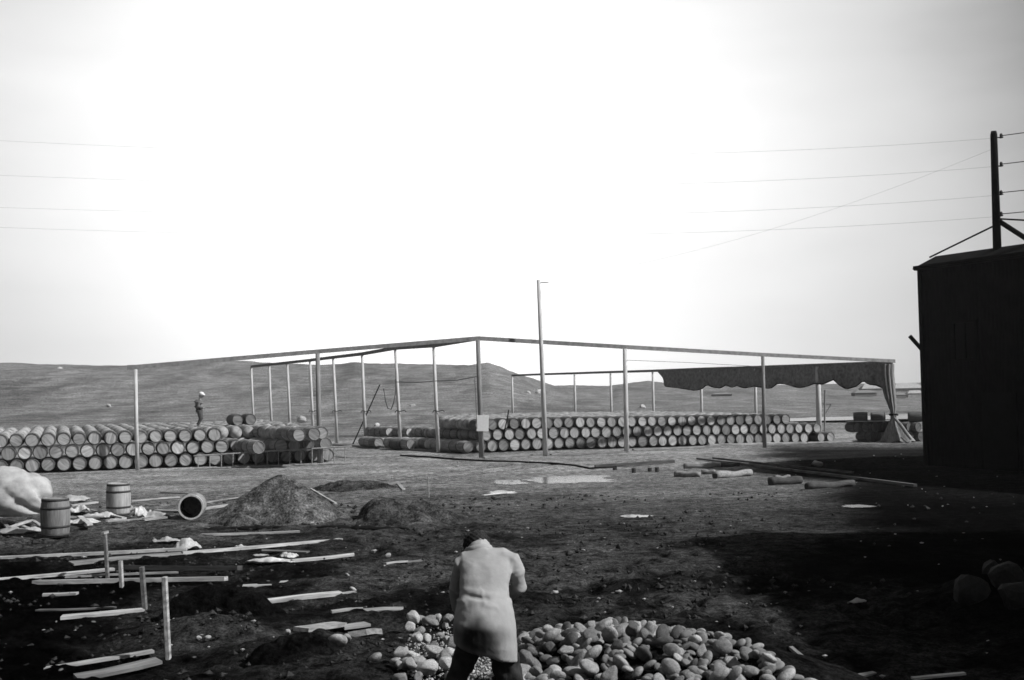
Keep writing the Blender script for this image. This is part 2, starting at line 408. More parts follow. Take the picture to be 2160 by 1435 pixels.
# ------------------------------------------------------------------ barrels
BL, BR, BE = .74, .275, .242
def prof(k=9, l=BL): return [(-l / 2 + l * i / k, BE + (BR - BE) * (1 - (2 * i / k - 1) ** 2)) for i in range(k + 1)]
mb = MB(); pr = prof()
mb.lathe_y([(-BL / 2 + .03, BE - .018), (-BL / 2, BE - .014)] + pr + [(BL / 2, BE - .014), (BL / 2 - .03, BE - .018)], 20)
mb.lathe_y([(BL / 2 - .032, .001), (BL / 2 - .03, BE - .018)], 20)
ME_BODY = mb.mesh('barrel', True); ME_BODY.materials.append(M['stave'])
ME_HEAD = MB().lathe_y([(-BL / 2 + .022, .001), (-BL / 2 + .022, BE * .5), (-BL / 2 + .022, BE - .015)], 20).mesh('barrel_head'); ME_HEAD.materials.append(M['head'])
def hoop_mesh(y0, y1, n=20):
    rr = lambda y: BE + (BR - BE) * (1 - (2 * y / BL) ** 2)
    return MB().lathe_y([(y0, rr(y0) - .004), (y0, rr(y0) + .006), (y1, rr(y1) + .006), (y1, rr(y1) - .004)], n)
ME_HOOPS = []
for y0 in (-.355, -.2, .15, .31):
    m_ = hoop_mesh(y0, y0 + .045).mesh('hoop', True); m_.materials.append(M['hoop']); ME_HOOPS.append(m_)
ME_HOOP = ME_HOOPS[0]
NB = [0]
def barrel(loc, az, label, group, tone=None, roll=None, tilt=0, upright=False, hoops=1, bt=None):
    NB[0] += 1
    o = bpy.data.objects.new('barrel', ME_BODY); C.objects.link(o)
    roll = random.uniform(0, 6.28) if roll is None else roll
    k_ = random.uniform(.955, 1.03); o.scale = (k_, random.uniform(.96, 1.02), k_)
    if upright: m3 = Matrix.Rotation(az, 3, 'Z') @ Matrix.Rotation(-math.pi / 2, 3, 'X') @ Matrix.Rotation(roll, 3, 'Y')
    else: m3 = Matrix.Rotation(az, 3, 'Z') @ Matrix.Rotation(tilt, 3, 'X') @ Matrix.Rotation(roll, 3, 'Y')
    o.location = loc; o.rotation_euler = m3.to_euler()
    t = tone if tone else random.choice([.55, .7, .8, .9, 1.0, 1.1, 1.25]) * random.uniform(.9, 1.1)
    bt = bt or random.uniform(.75, 1.3); o.color = (bt, bt, bt, 1)
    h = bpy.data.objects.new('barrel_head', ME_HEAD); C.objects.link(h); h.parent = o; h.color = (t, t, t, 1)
    for me in ME_HOOPS[:hoops]:
        k = bpy.data.objects.new('hoop', me); C.objects.link(k); k.parent = o
    tag(o, label, 'barrel', group); return o
def tone_word(t): return 'pale' if t > 1.15 else 'ashen' if t > .9 else 'grey' if t > .68 else 'dark'
SP, TZ = .56, .474
STUFF = MB()
def simple_barrel(p, az, n=10):
    b_ = MB().lathe_y([(-BL / 2, BE), (-BL / 4, BR - .012), (0, BR), (BL / 4, BR - .012), (BL / 2, BE)], n, True, True)
    m3 = Matrix.Rotation(az, 3, 'Z') @ Matrix.Rotation(random.uniform(0, .6), 3, 'Y')
    STUFF.add([m3 @ Vector(v) + Vector(p) for v in b_.v], b_.f)
class Block:
    def __init__(s, p0, theta):
        s.p = Vector((p0[0], p0[1], 0)); s.u = Vector((math.cos(theta), math.sin(theta), 0)); s.w = Vector((-math.sin(theta), math.cos(theta), 0)); s.az = theta
    def pos(s, i, j, k):
        q = s.p + s.u * (i + .5 * (k % 2)) * SP + s.w * (j * (BL + .02) + BL / 2)
        q.z = gz(q.x, q.y) + .03 + BR + k * TZ; return q
    def jit(s, q, a=.012): return q + Vector((random.uniform(-a, a), 0, random.uniform(-a, a) * .6)) + s.w * random.uniform(-.05, .03)
# left block -----------------------------------------------------
pL = at(692, 975); th = R(19.5)
LB = Block((pL.x, pL.y), th)
tones1 = {-1: [.8, 1.0, 1.1], }
T0 = [.55, .6, .95, .75, .9, .9, .85, .95, .85, .7, .85, .8, 1.0, 1.0, .95, .95, .9, .8, .85, .85, .75, .8, .9]
T1 = [.6, .65, 1.45, .7, .85, .95, 1.3, .8, .7, 1.2, 1.05, .8, 1.6, 1.1, 1.15, .9]
T2 = [.9, .85, .9, 1.0, 1.05, .75, 1.05, 1.0, 1.05, 1.1, 1.1, 1.05, 1.05, 1.15, 1.1]
GL = 'barrel ends facing front in the left stack'
rows = [(0, -22, 0, T0, 'bottom'), (1, -23, -7, T1, 'middle'), (2, -22, -8, T2, 'top')]
for k, i0, i1, T, nm in rows:
    for n_, i in enumerate(range(i0, i1 + 1)):
        t = T[min(n_, len(T) - 1)]
        q = LB.jit(LB.pos(i, 0, k))
        barrel(q, th, f'{tone_word(t)} barrel end, {nm} front row of left stack, {ordn(i1 - i)} from its right end', GL, t)
# the stepped right end of the left stack: short columns running back
def column_run(B, px, py, k, n, nm, grp, tone=None, lab=None, desc=''):
    zc = .03 + BR + k * TZ
    p = at(px, py, zc)
    for j in range(n):
        ax = B.az + (R(9) if B is LB else R(3)); wv = Vector((-math.sin(ax), math.cos(ax), 0))
        q = Vector((p.x, p.y, 0)) + wv * (BL / 2 + j * (BL - .03)); q.z = gz(q.x, q.y) + zc + random.uniform(-.012, .012)
        if j < 3 and NB[0] < 296:
            t = (tone or random.choice([.5, .65, .8])) if j == 0 else .5
            barrel(q, ax + random.uniform(-.03, .03), (lab or f'{tone_word(t)} barrel in the {nm}') + (desc and f', {desc}') + (f', {ordn(j)} back' if j else ''), grp, t, bt=random.uniform(1.3, 2.2))
        else: simple_barrel(q, ax)
GS = 'barrels in the stepped right end of the left stack'
for px, py, k, n, t, d in [(546, 944, 1, 7, .55, 'just right of the flat front'), (567, 912, 2, 7, .75, 'upper column left of the brown post'), (593, 941, 1, 5, .9, 'middle column behind the ladder'),
                           (604, 914, 2, 6, .5, 'upper column, second from the post'), (632, 917, 2, 6, .8, 'upper column nearest the brown post'), (621, 940, 1, 4, .8, 'middle column left of the post'),
                           (651, 938, 1, 4, .4, 'dark middle column by the post'), (664, 916, 2, 6, .6, 'upper column behind the post'), (688, 936, 1, 2, .6, 'right of the brown post'), (528, 911, 2, 6, .6, 'upper column beside the flat front'), (680, 914, 2, 3, .8, 'upper column right of the brown post')]:
    column_run(LB, px, py, k, n, 'stepped stack end', GS, t, None, d)
for k, i0, i1 in rows and [(0, -22, 0), (1, -23, -1), (2, -22, -1)]:
    for j in range(1, 24):
        for i in range(i0 - 6, i1 + 1):
            if k < 2 and j < 22 and i < -9: continue
            lim = {0: 0 if j > 0 else -99, 1: -8 if j < 3 else -2 , 2: -9 if j < 3 else (-4 if j < 6 else -1)}[k]
            if i > lim: continue
            if k == 0 and j > 4: continue
            if k == 1 and j > 6: continue
            if k == 2 and j > 19 - (2 if i < -16 else 0): continue
            q = LB.jit(LB.pos(i, j, k), .03)
            if proj(q)[0] > (712, 690, 652)[k]: continue
            simple_barrel(q, th)
# right block ----------------------------------------------------
pR = at(1015, 956); thR = R(26)
RB = Block((pR.x, pR.y), thR)
GR = 'barrel ends facing front in the right stack'
nb0, nb1, nb2 = 35, 33, 30
for k, i0, i1, nm in [(0, 0, nb0, 'bottom'), (1, 0, nb1, 'middle'), (2, 0, nb2, 'top')]:
    for i in range(i0, i1 + 1):
        if k == 0 and i in (33,): continue
        t = random.choice([.55, .7, .8, .9, 1.0, 1.1, 1.2, .85]) * random.uniform(.92, 1.08) * (1 - .25 * (i > 24) * (k == 2))
        q = RB.jit(RB.pos(i, 0, k))
        barrel(q, thR, f'{tone_word(t)} barrel end, {nm} front row of right stack, {ordn(i)} from its left end', GR, t)
for j in range(1, 16):
    for i in range(-4 - j // 2, nb2 + 1):
        if i < 0 and j < 6: continue
        q = RB.jit(RB.pos(i, j, 2), .03)
        if proj(q)[0] < 935: continue
        simple_barrel(q, thR)
        if i < 2:
            for k in (0, 1): simple_barrel(RB.jit(RB.pos(i, j, k), .03), thR)
for j in range(1, 4):
    for i in range(nb2, nb0 + 1): simple_barrel(RB.jit(RB.pos(i, j, 0), .02), thR)
    for i in range(nb2, nb1 + 1): simple_barrel(RB.jit(RB.pos(i, j, 1), .02), thR)
for i in range(-2, 3):
    for j in range(1, 5):
        for k in (0, 1): simple_barrel(RB.jit(RB.pos(i, j, k) , .02), thR) if i > 0 else None
GM = 'barrels of the low pile between the two stacks'
for px, py, k, n, t, d in [(823, 912, 1, 4, 1.0, 'left end of its upper tier'), (848, 912, 1, 4, .7, 'upper tier behind the thin post'), (866, 912, 1, 4, 1.15, 'upper tier right of the thin post'),
                           (912, 913, 1, 6, .6, 'upper tier left of the hooked post'), (944, 914, 1, 6, .6, 'upper tier right of the hooked post'), (973, 916, 1, 5, .6, 'upper tier by the big stack'),
                           (800, 934, 0, 3, .7, 'left end of its bottom tier'), (902, 936, 0, 6, 1.15, 'pale end in its bottom tier'), (868, 937, 0, 4, .6, 'bottom tier beyond the loose barrel'),
                           (935, 938, 0, 5, .6, 'bottom tier right of the hooked post'), (962, 941, 0, 4, .5, 'bottom tier near the big stack'), (988, 943, 0, 4, .5, 'bottom tier touching the big stack')]:
    column_run(RB, px, py, k, n, 'low middle pile', GM, t, None, d)
p = at(838, 950); barrel((p.x, p.y + .3, p.z + BR + .01), R(52), 'loose barrel lying alone on the ground before the low middle pile', 'loose barrels', .9, hoops=4)
p = at(968, 956); barrel((p.x, p.y + .3, p.z + BR + .01), R(62), 'loose dark barrel at the left foot of the right stack', 'loose barrels', .5, hoops=4)
# broken right end
GE = 'barrels at the far right by the gathered net'
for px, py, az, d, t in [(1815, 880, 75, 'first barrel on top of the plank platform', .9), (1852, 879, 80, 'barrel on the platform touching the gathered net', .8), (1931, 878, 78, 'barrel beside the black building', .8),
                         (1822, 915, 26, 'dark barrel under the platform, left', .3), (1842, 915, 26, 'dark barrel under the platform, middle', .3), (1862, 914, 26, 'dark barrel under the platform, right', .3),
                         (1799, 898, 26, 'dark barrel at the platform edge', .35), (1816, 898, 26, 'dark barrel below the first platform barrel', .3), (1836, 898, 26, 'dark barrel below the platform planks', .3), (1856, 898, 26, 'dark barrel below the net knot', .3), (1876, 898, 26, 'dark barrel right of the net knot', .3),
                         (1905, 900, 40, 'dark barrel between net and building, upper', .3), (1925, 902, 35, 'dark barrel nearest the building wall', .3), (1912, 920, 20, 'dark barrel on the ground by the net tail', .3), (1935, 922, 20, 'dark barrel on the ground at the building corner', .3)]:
    if NB[0] >= 300: break
    k = 2 if py < 890 else 1 if py < 905 else 0
    p = pt(px, py, 66.5); zc = gz(p.x, p.y) + .03 + BR + k * TZ * (1.0 if k < 2 else 1.02)
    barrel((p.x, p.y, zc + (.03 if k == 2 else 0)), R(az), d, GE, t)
p0, p1 = pt(1788, 889, 66.5), pt(1880, 889, 66.5); zz = gz(p0.x, p0.y) + .03 + 2 * BR + TZ
pl = MB().box(((p0.x + p1.x) / 2, 66.5, zz + .018), (p1.x - p0.x, .9, .03)).build('plank_platform', M['board']); pl.color = (1, 1, 1, 1)
tag(pl, 'pale plank platform laid over dark barrels by the gathered net', 'platform')
# on the left stack: one upright barrel and a white sack
for (i_, j_, lb) in [(-6, 6, 'barrel lying on top of the left stack, the left one of two'), (-5, 6, 'barrel lying on top of the left stack, the right one of two')]:
    barrel(LB.pos(i_, j_, 3), th + .25, lb, 'barrels on top of the left stack', .5, bt=.8)
sf = STUFF.mesh('barrels_behind', True); sfo = link('stacked_barrels', sf, M['pile']); tag(sfo, 'mass of barrels filling the stacks behind the front rows', 'barrels', kind='stuff')
p = at(620, 893, 1.5)
def lumpy(c, r, amp, seed, n=22, m=14, sc=2.0):
    b_ = MB().ball((0, 0, 0), r, n, m)
    vs = []
    for v in b_.v:
        v = Vector(v); k = 1 + amp * 2 * float(fbm(v.x / r[0] * sc + seed, v.y / r[1] * sc + v.z / r[2] * 1.7 * sc, 3, seed))
        vs.append(v * k + Vector(c))
    b_.v = vs; return b_
o = lumpy((p.x, p.y + 2, p.z + .12), (.22, .16, .16), .3, 3).build('sack', M['canvas'], smooth=True); tag(o, 'small white sack on top of the left stack', 'sack')
# ------------------------------------------------------------------ frames of posts and beams
def post(x0, y0, x1, y1, D=None, r=.085, m='post', hook=False, label='', base=None, group='posts carrying the beams'):
    """(x0,y0) foot and (x1,y1) head in the photograph; D given where the foot is hidden"""
    if D is None: f = at(x0, y0)
    else:
        f = pt(x0, y0, D); f.z = gz(f.x, f.y)
    t = pt(x1, y1, f.y)
    f2 = Vector((f.x, f.y, gz(f.x, f.y) - .05)); mid = (f2 + t) / 2 + Vector((random.uniform(-.02, .02), 0, 0))
    o = MB().tube([f2 - f, mid - f, t - f], [r * 1.1, r, r * .88], 12).build('post', M[m], smooth=True)
    o.location = f
    tag(o, label, 'post', group)
    if hook:
        zz = (pt(x0, 868, f.y) - f)
        q = MB(); q.tube([(zz.x - .26, -.1, zz.z - .05), (zz.x - .2, -.1, zz.z + .04), (zz.x, -.1, zz.z), (zz.x + .2, -.1, zz.z + .05), (zz.x + .27, -.1, zz.z - .02)], .022, 6)
        q.build('hook', M['black'], o)
    return f, t
def beam(pts, label, r=(.05, .085), m='beam', group='beams along the post tops'):
    q = MB()
    for a, b_ in zip(pts[:-1], pts[1:]):
        d = (b_ - a); rot = d.to_track_quat('X', 'Z').to_matrix(); q.box((a + b_) / 2 - pts[0], (d.length, r[0] * 2, r[1] * 2), rot)
    o = q.build('beam', M[m]); o.location = pts[0]; tag(o, label, 'beam', group); return o
# left front beam
A0 = post(290, 993, 286, 779, label='pale thin post in front of the left barrel stack', r=.075)
A1 = post(675, 977, 670, 746, m='postdark', r=.1, label='dark brown thick post beside the stepped end of the left stack')
A2 = post(1016, 965, 1008, 718, r=.1, m='postdark', label='tall corner post with the white board nailed to it')
pe = at(-60, 1005); AE = pt(-60, 793, pe.y - 1.0)
up = Vector((0, 0, .08))
beam([A0[1] + up * .9 + Vector((-.3, -.1, 0)), A0[1] + up, A1[1] + up, A2[1] + up], 'long thin beam sloping left from the corner post over the left stack')
# receding row
rowp = []
names = ['second post back from the corner post, with a hook', 'third post back from the corner post, with hanging rope', 'fourth post back from the corner, behind the leaning stick',
         'fifth post back from the corner, just right of the brown post', 'pale post just left of the brown post', 'pale post third from the far end of the receding row', 'pale post second from the far end of the receding row', 'pale far-end post of the receding row']
xs = [(925, 955, 915, 733), (845, 950, 834, 738), (772, 940, 764, 750), (711, 935, 703, 757), (661, None, 654, 763), (612, None, 606, 768), (574, None, 568, 772), (536, None, 530, 776)]
for t, ((x0, y0, x1, y1), nm) in enumerate(zip(xs, names), 1):
    D = 53.2 + 4.7 * t
    rowp.append(post(x0, y0 or 900, x1, y1, D=D, r=.08, hook=t <= 5, m='post', label=nm, group='posts receding behind the corner post'))
beam([A2[1] + up] + [q[1] + up for q in rowp], 'beam running back to the left along the receding posts')
# right front beam
B1 = post(1322, 956, 1318, 736, D=55.5, r=.1, label='grey post in front of the right stack, right of the tall pole')
B2 = post(1613, 944, 1609, 752, D=60.5, r=.09, m='postdark', label='dark post in front of the right stack near the awning')
B3p = pt(1880, 768, 66)
B3 = post(1884, 935, 1876, 769, D=66, r=.09, m='postdark', label='end post wrapped in the gathered net')
beam([A2[1] + up, B1[1] + up, B2[1] + up, pt(1887, 762, 66)], 'long beam sloping right from the corner post to the awning end', m='beam')
# back row with the awning
back = []
bx = [1882, 1725, 1593, 1478, 1377, 1288, 1212, 1146, 1080]
by = [766, 771.5, 776, 779.5, 783.5, 786, 788.5, 790.5, 793]
bn = [None, 'thick pale post under the awning, right end', 'post under the middle of the awning', 'post under the left part of the awning', 'pale post at the left edge of the awning', 'pale back post second left of the awning',
      'pale back post right of the tall pole', 'pale back post hidden by the tall pole', 'pale back post at the far left end of the awning beam']
for t in range(9):
    D = 66 + 5.77 * t
    top = pt(bx[t], by[t], D); back.append(top)
    if t: post(bx[t] + 1.5, 880, bx[t], by[t] + 2, D=D, r=.09 if t > 1 else .15, label=bn[t], group='posts of the back row under the awning')
beam([v + Vector((0, 0, .03)) for v in back], 'beam of the back row carrying the dark awning')
p = pt(1738, 880, 74); tp = pt(1740, 823, 74); q = MB()
q.tube([(p.x, 74, gz(p.x, 74) - .02), tp], .05, 8); q.tube([pt(1736, 853, 74), pt(1753, 853, 74)], .035, 6); q.tube([pt(1753, 853, 74), pt(1741, 873, 74)], .035, 6)
tag(q.build('bracket_post', M['postdark']), 'thin dark post with a small bracket right of the thick awning post', 'post')
# awning cloth
hx = [1388, 1403, 1441, 1466, 1480, 1491, 1503, 1520, 1531, 1545, 1553, 1570, 1591, 1624, 1631, 1640, 1656, 1684, 1700, 1718, 1735, 1758, 1770, 1785, 1806, 1821, 1833, 1850, 1868]
hy = [800, 815, 820, 824, 821, 811, 817, 819, 812, 818, 813, 819, 815, 820, 816, 809, 810, 818, 816, 809, 811, 801, 812, 821, 815, 803, 811, 813, 822]
def backline(px):
    u = (px - CX) / F; t = (19.6 - 66 * u) / (2.45 + 5.77 * u); return 66 + 5.77 * t
def build_awning():
    nx, nz_ = 260, 16; vs = []; fs = []
    for i in range(nx + 1):
        px = 1386 + (1872 - 1386) * i / nx; D = backline(px) - .12
        yt = np.interp(px, bx[::-1], by[::-1]) + .5; yb = np.interp(px, hx, hy)
        for j in range(nz_ + 1):
            f = j / nz_; y = yt + (yb - yt) * f
            x = px + (14 * f if px < 1400 else 0) * (1 - (px - 1386) / 14 if px < 1400 else 0)
            fold = float(fbm(px * .055, f * 2.2, 4, 13)) * .9 + .14 * math.sin(px * .16 + 5 * float(fbm(px * .03, 3, 3, 2)) + 3 * f) * f
            dd = fold + (.0 if f < .85 else -(f - .85) * 1.6)
            v = pt(x, y, D + dd * .8); vs.append(v)
    for i in range(nx):
        for j in range(nz_):
            a = i * (nz_ + 1) + j; fs.append((a, a + 1, a + nz_ + 2, a + nz_ + 1))
    me = bpy.data.meshes.new('awning'); me.from_pydata(vs, [], fs); me.update(); me.polygons.foreach_set('use_smooth', [True] * len(fs))
    o = link('awning', me, M['net']); md = o.modifiers.new('th', 'SOLIDIFY'); md.thickness = .02
    tag(o, 'dark scalloped awning cloth hanging along the back beam', 'awning')
    rp = MB(); rp.tube([pt(x, np.interp(x, hx, hy), backline(x) - .32) for x in np.arange(1404, 1870, 6)], .035, 6)
    rp.build('hem_rope', M['black'], o, True)
build_awning()
# gathered net curtain
def build_curtain():
    rows_ = [(768, 1857, 1884, .30), (790, 1858, 1884, .28), (815, 1862, 1886, .24), (840, 1868, 1888, .2), (862, 1876, 1889, .15), (875, 1882, 1888, .11), (884, 1880, 1892, .13), (900, 1873, 1900, .18), (918, 1868, 1914, .22), (932, 1862, 1925, .24)]
    n = 48; vs = []; fs = []
    R_ = []
    for a, b_ in zip(rows_[:-1], rows_[1:]):
        for k in range(5):
            f = k / 5; R_.append(tuple(a[q] * (1 - f) + b_[q] * f for q in range(4)))
    R_.append(rows_[-1])
    for ri, (y, xa, xb, dp) in enumerate(R_):
        for k in range(n):
            a = 2 * math.pi * k / n; fold = 1 + .22 * math.sin(9 * a + ri * .05) + .1 * math.sin(17 * a + 1)
            x = (xa + xb) / 2 + math.cos(a) * (xb - xa) / 2 * fold
            v = pt(x, y + (2 * math.sin(5 * a) if ri == len(R_) - 1 else 0), 65.75 + math.sin(a) * dp * fold)
            vs.append(v)
    for i in range(len(R_) - 1):
        for k in range(n):
            k2 = (k + 1) % n; fs.append((i * n + k, i * n + k2, (i + 1) * n + k2, (i + 1) * n + k))
    me = bpy.data.meshes.new('gathered_net'); me.from_pydata(vs, [], fs); me.update(); me.polygons.foreach_set('use_smooth', [True] * len(fs))
    bm = bmesh.new(); bm.from_mesh(me); bmesh.ops.recalc_face_normals(bm, faces=bm.faces); bm.to_mesh(me); bm.free()
    o = link('gathered_net', me, M['netlight']); tag(o, 'pale gathered net curtain tied in at the waist round the end post', 'net')
    k_ = MB(); c = pt(1885, 875, 65.75); k_.tube([c + Vector((math.cos(a) * .2, math.sin(a) * .2, .02 * math.sin(3 * a))) for a in np.linspace(0, 6.28, 20)], .045, 6); k_.build('tie_rope', M['black'], o)
    t_ = MB(); t_.tube([pt(1885, 880, 65.5), pt(1900, 897, 65.4), pt(1912, 914, 65.3), pt(1922, 928, 65.2)], [.06, .09, .09, .05], 8); t_.tube([pt(1922, 928, 65.2), pt(1914, 934, 65.2), pt(1900, 922, 65.3)], [.05, .06, .04], 8)
    t_.build('net_tail', M['netlight'], o, True)
build_curtain()
# tall lone pole
f = at(1151, 962); t = pt(1136, 591, f.y)
o = MB().tube([Vector((0, 0, -.1)), (t - f) * .5, t - f], [.11, .092, .075], 14).build('tall_pole', M['post'], smooth=True); o.location = f
tag(o, 'tall lone pole before the right stack, twice the height of the posts', 'pole')
MB().tube([t - f + Vector((-.03, 0, -.12)), t - f + Vector((.42, 0, -.1))], .02, 6).build('crossarm', M['postdark'], o)
TP = t
# white board on the corner post
f = A2[0]; c = pt(1018, 893, f.y - .14)
o = MB().box((0, 0, 0), (.50, .03, .66)).build('notice_board', M['sign']); o.location = c; o.rotation_euler = (0, R(1.5), 0); blade(o)
tag(o, 'blank white square board fixed to the tall corner post', 'board')
# guy wires, rope and stick among the posts
def wire(pts, r, label, name='wire', cat='wire', group=None, m='wire', n=5):
    q = MB().tube([Vector(p_) - Vector(pts[0]) for p_ in pts], r, n).build(name, M[m], smooth=True); q.location = pts[0]; return tag(q, label, cat, group)
D2, D3 = rowp[0][0].y, rowp[1][0].y
wire([pt(835, 806, D3 - .1), pt(880, 807, (D2 + D3) / 2), pt(918, 804, D2 - .1), pt(965, 802, 55.5), pt(1010, 794, 53.1)], .018, 'thin line strung level between the corner post and the rope post')
wire([pt(834, 800, D3 - .1), pt(835, 825, D3 - .12), pt(830, 850, D3 - .1), pt(825, 864, D3 - .1), pt(818, 862, D3 - .1), pt(813, 845, D3), pt(809, 820, D3)], .025, 'slack loop of rope hanging from the rope post', 'rope', 'rope')
e0 = at(744, 938); wire([e0, pt(775, 870, e0.y + .6), pt(801, 812, e0.y + 1.2)], .035, 'thin dark stick leaning against the fourth receding post', 'stick', 'stick', m='black')
wire([pt(1001, 795, 53.0), pt(1004, 850, 53.0), pt(1006, 905, 53.0)], .012, 'fine vertical wire beside the corner post')
wire([pt(1322, 760, 55.4), pt(1450, 765, 58), pt(1612, 774, 60.4)], .010, 'fine wire between the two front posts of the right stack')
e0 = at(1058, 950); wire([pt(1060, 925, 56), pt(1070, 885, 56.4), pt(1073, 865, 56.6)], .03, 'short dark stick poking up from the right stack near the white board', 'stick', 'stick', m='black')
# ladder on its edge
def build_ladder():
    p0, p1 = at(408, 991), at(742, 979); p0.z += .03; p1.z += .03
    root = empty('ladder', p0); tag(root, 'long pale wooden ladder standing on its edge before the left stack', 'ladder')
    d = p1 - p0; Lh = d.length; u = d.normalized(); H = .50
    MB().tube([Vector((0, 0, 0)), d], .032, 8).build('rail', M['board'], root)
    MB().tube([Vector((0, .06, H - .02)), d + Vector((0, .06, H + .16))], .03, 8).build('rail', M['board'], root)
    n = 14
    for k in range(n):
        s = (k + .4) / n; a = d * s; hh = H - .02 + .18 * s
        MB().tube([a + Vector((0, 0, .0)), a + Vector((0.0, .06, hh))], .02, 6).build('rung', M['board'], root)
    for c in root.children: c.color = (.62, .62, .62, 1)
build_ladder()
# ------------------------------------------------------------------ building at the right
def build_building():
    c0 = pt(1952, 900, 42.0); d = Vector((.438, -.899, 0)); n_ = Vector((.899, .438, 0))
    root = empty('warehouse', (c0.x, c0.y, 0), math.atan2(d.y, d.x)); tag(root, 'black tarred iron-clad warehouse filling the right edge', 'building')
    Lw, Wd, H = 15.0, 9.0, 6.45
    # local x along the visible wall towards the camera, local y away behind it
    q = MB(); steps = int(Lw / .076)
    for (ax, ay, bx_, by_) in [(0, 0, Lw, 0), (Lw, 0, Lw, Wd), (Lw, Wd, 0, Wd), (0, Wd, 0, 0)]:
        a = Vector((ax, ay, 0)); b_ = Vector((bx_, by_, 0)); l = (b_ - a).length; nn = int(l / .076); dr = (b_ - a) / nn; nm = Vector((dr.y, -dr.x, 0)).normalized()
        vs = []
        for i in range(nn + 1):
            o_ = a + dr * i + nm * .012 * (1 if i % 2 else -1); vs += [o_ + Vector((0, 0, -.1)), o_ + Vector((0, 0, H))]
        q.add(vs, [(2 * i, 2 * i + 2, 2 * i + 3, 2 * i + 1) for i in range(nn)])
    q.build('wall', M['tar'], root)
    r = MB(); o_ = .35; i_ = .55; zt = 6.86
    ring = lambda e, z: [(-e * .4, -e, z), (Lw + e, -e, z), (Lw + e, Wd + e, z), (-e * .4, Wd + e, z)]
    vs = ring(.18, H - .06) + ring(.25, H + .0) + ring(-.5, zt) + [(Lw - 3, Wd / 2, zt + .25), (3, Wd / 2, zt + .25)]
    fs = [(3, 2, 1, 0)]
    for b_ in (0, 4):
        for k in range(4): fs.append((b_ + k, b_ + (k + 1) % 4, b_ + 4 + (k + 1) % 4, b_ + 4 + k))
    fs += [(8, 9, 12, 13), (9, 10, 12), (10, 11, 13, 12), (11, 8, 13)]
    r.add(vs, fs); r.build('roof', M['roof'], root)
    MB().box((Lw / 2 + .1, -.31, H + .02), (Lw + .1, .09, .1)).build('gutter', M['tar'], root)
    for x in (1.9, 4.6, 7.3):
        w_ = MB(); w_.box((x, -.04, 4.6), (1.0, .09, .08)); w_.box((x, -.04, 3.4), (1.0, .09, .08)); w_.box((x - .46, -.04, 4.0), (.08, .09, 1.12)); w_.box((x + .46, -.04, 4.0), (.08, .09, 1.12)); w_.box((x, -.035, 4.0), (.05, .07, 1.12))
        wf = w_.build('window', M['tar'], root); MB().box((x, -.02, 4.0), (.84, .03, 1.1)).build('pane', M['glass'], wf)
    MB().box((3.2, -.03, 1.15), (1.3, .08, 2.4)).build('door', M['tar'], root)
    MB().box((.02, -.015, H / 2), (.14, .14, H)).build('corner_board', M['tar'], root)
    a = root.matrix_world
    # bracket arm sticking out at the left corner
    rt = Matrix.Translation(root.location) @ Matrix.Rotation(root.rotation_euler.z, 4, 'Z'); inv = rt.inverted()
    MB().tube([inv @ pt(1919, 709, 42.6), inv @ pt(1950, 744, 42.6)], .07, 8).build('bracket_arm', M['black'], root)
    # off to the side: the wing that throws the shadow over the right foreground
    return root
build_building()
sh = empty('shed', (9.6, 7.0, 0)); tag(sh, 'dark boarded shed beside the camera, out of frame, shading the right foreground', 'building')
MB().box((3.0, 7.0, 2.7), (6.0, 14.0, 5.6)).build('wall', M['tar'], sh)
rf = MB(); rf.add([(-.3, -.3, 5.4), (6.3, -.3, 5.4), (6.3, 14.3, 5.4), (-.3, 14.3, 5.4), (3, -.3, 7.2), (3, 14.3, 7.2)], [(0, 1, 2, 3), (0, 4, 5, 3), (1, 4, 5, 2), (0, 1, 4), (3, 2, 5)]); rf.build('roof', M['roof'], sh)
# mast on the roof with its wires
MD = 39.6
mbase = pt(2104, 540, MD); mtop = pt(2096, 277, MD)
mbase.z = 6.75
o = MB().tube([Vector((0, 0, 0)), (mtop - mbase) * .97, mtop - mbase], [.13, .105, .08], 14).build('roof_mast', M['black'], smooth=True); o.location = mbase
tag(o, 'black mast with four insulators rising from the warehouse roof', 'mast')
ins = []
for y in (288, 348, 408, 453):
    c = pt(2108.5, y, MD) - mbase
    q = MB(); q.tube([c + Vector((-.12, 0, -.02)), c + Vector((.04, 0, -.05)), c + Vector((.04, 0, .0))], .018, 6)
    br = q.build('bracket', M['black'], o); q = MB(); q.ball(c + Vector((.05, 0, .03)), (.05, .05, .07), 10, 6); q.ball(c + Vector((.05, 0, -.03)), (.07, .07, .03), 10, 6)
    q.build('insulator', M['porc'], br, True); ins.append(c + mbase)
MB().tube([pt(2094, 478, MD) - mbase, pt(1961, 543, 41.6) - mbase], .028, 6).build('stay', M['black'], o)
MB().tube([pt(2109, 468, MD) - mbase, pt(2190, 520, 38.2) - mbase], .085, 8).build('brace', M['black'], o)
MB().tube([pt(2110, 462, MD) - mbase, pt(2200, 467, 38.0) - mbase], .03, 6).build('stay', M['black'], o)
GW = 'overhead wires from the roof mast across the sky'
ys = [([0, 410, 1420, 2094], [297, 315, 325, 292], 'topmost long wire crossing the whole sky'), ([0, 410, 1420, 2094], [370, 384, 388, 352], 'second long wire from the top crossing the sky'),
      ([0, 410, 1420, 2094], [438, 449, 450, 413], 'third long wire from the top crossing the sky'), ([0, 410, 1420, 2094], [480, 492, 492, 458], 'lowest long wire crossing the sky')]
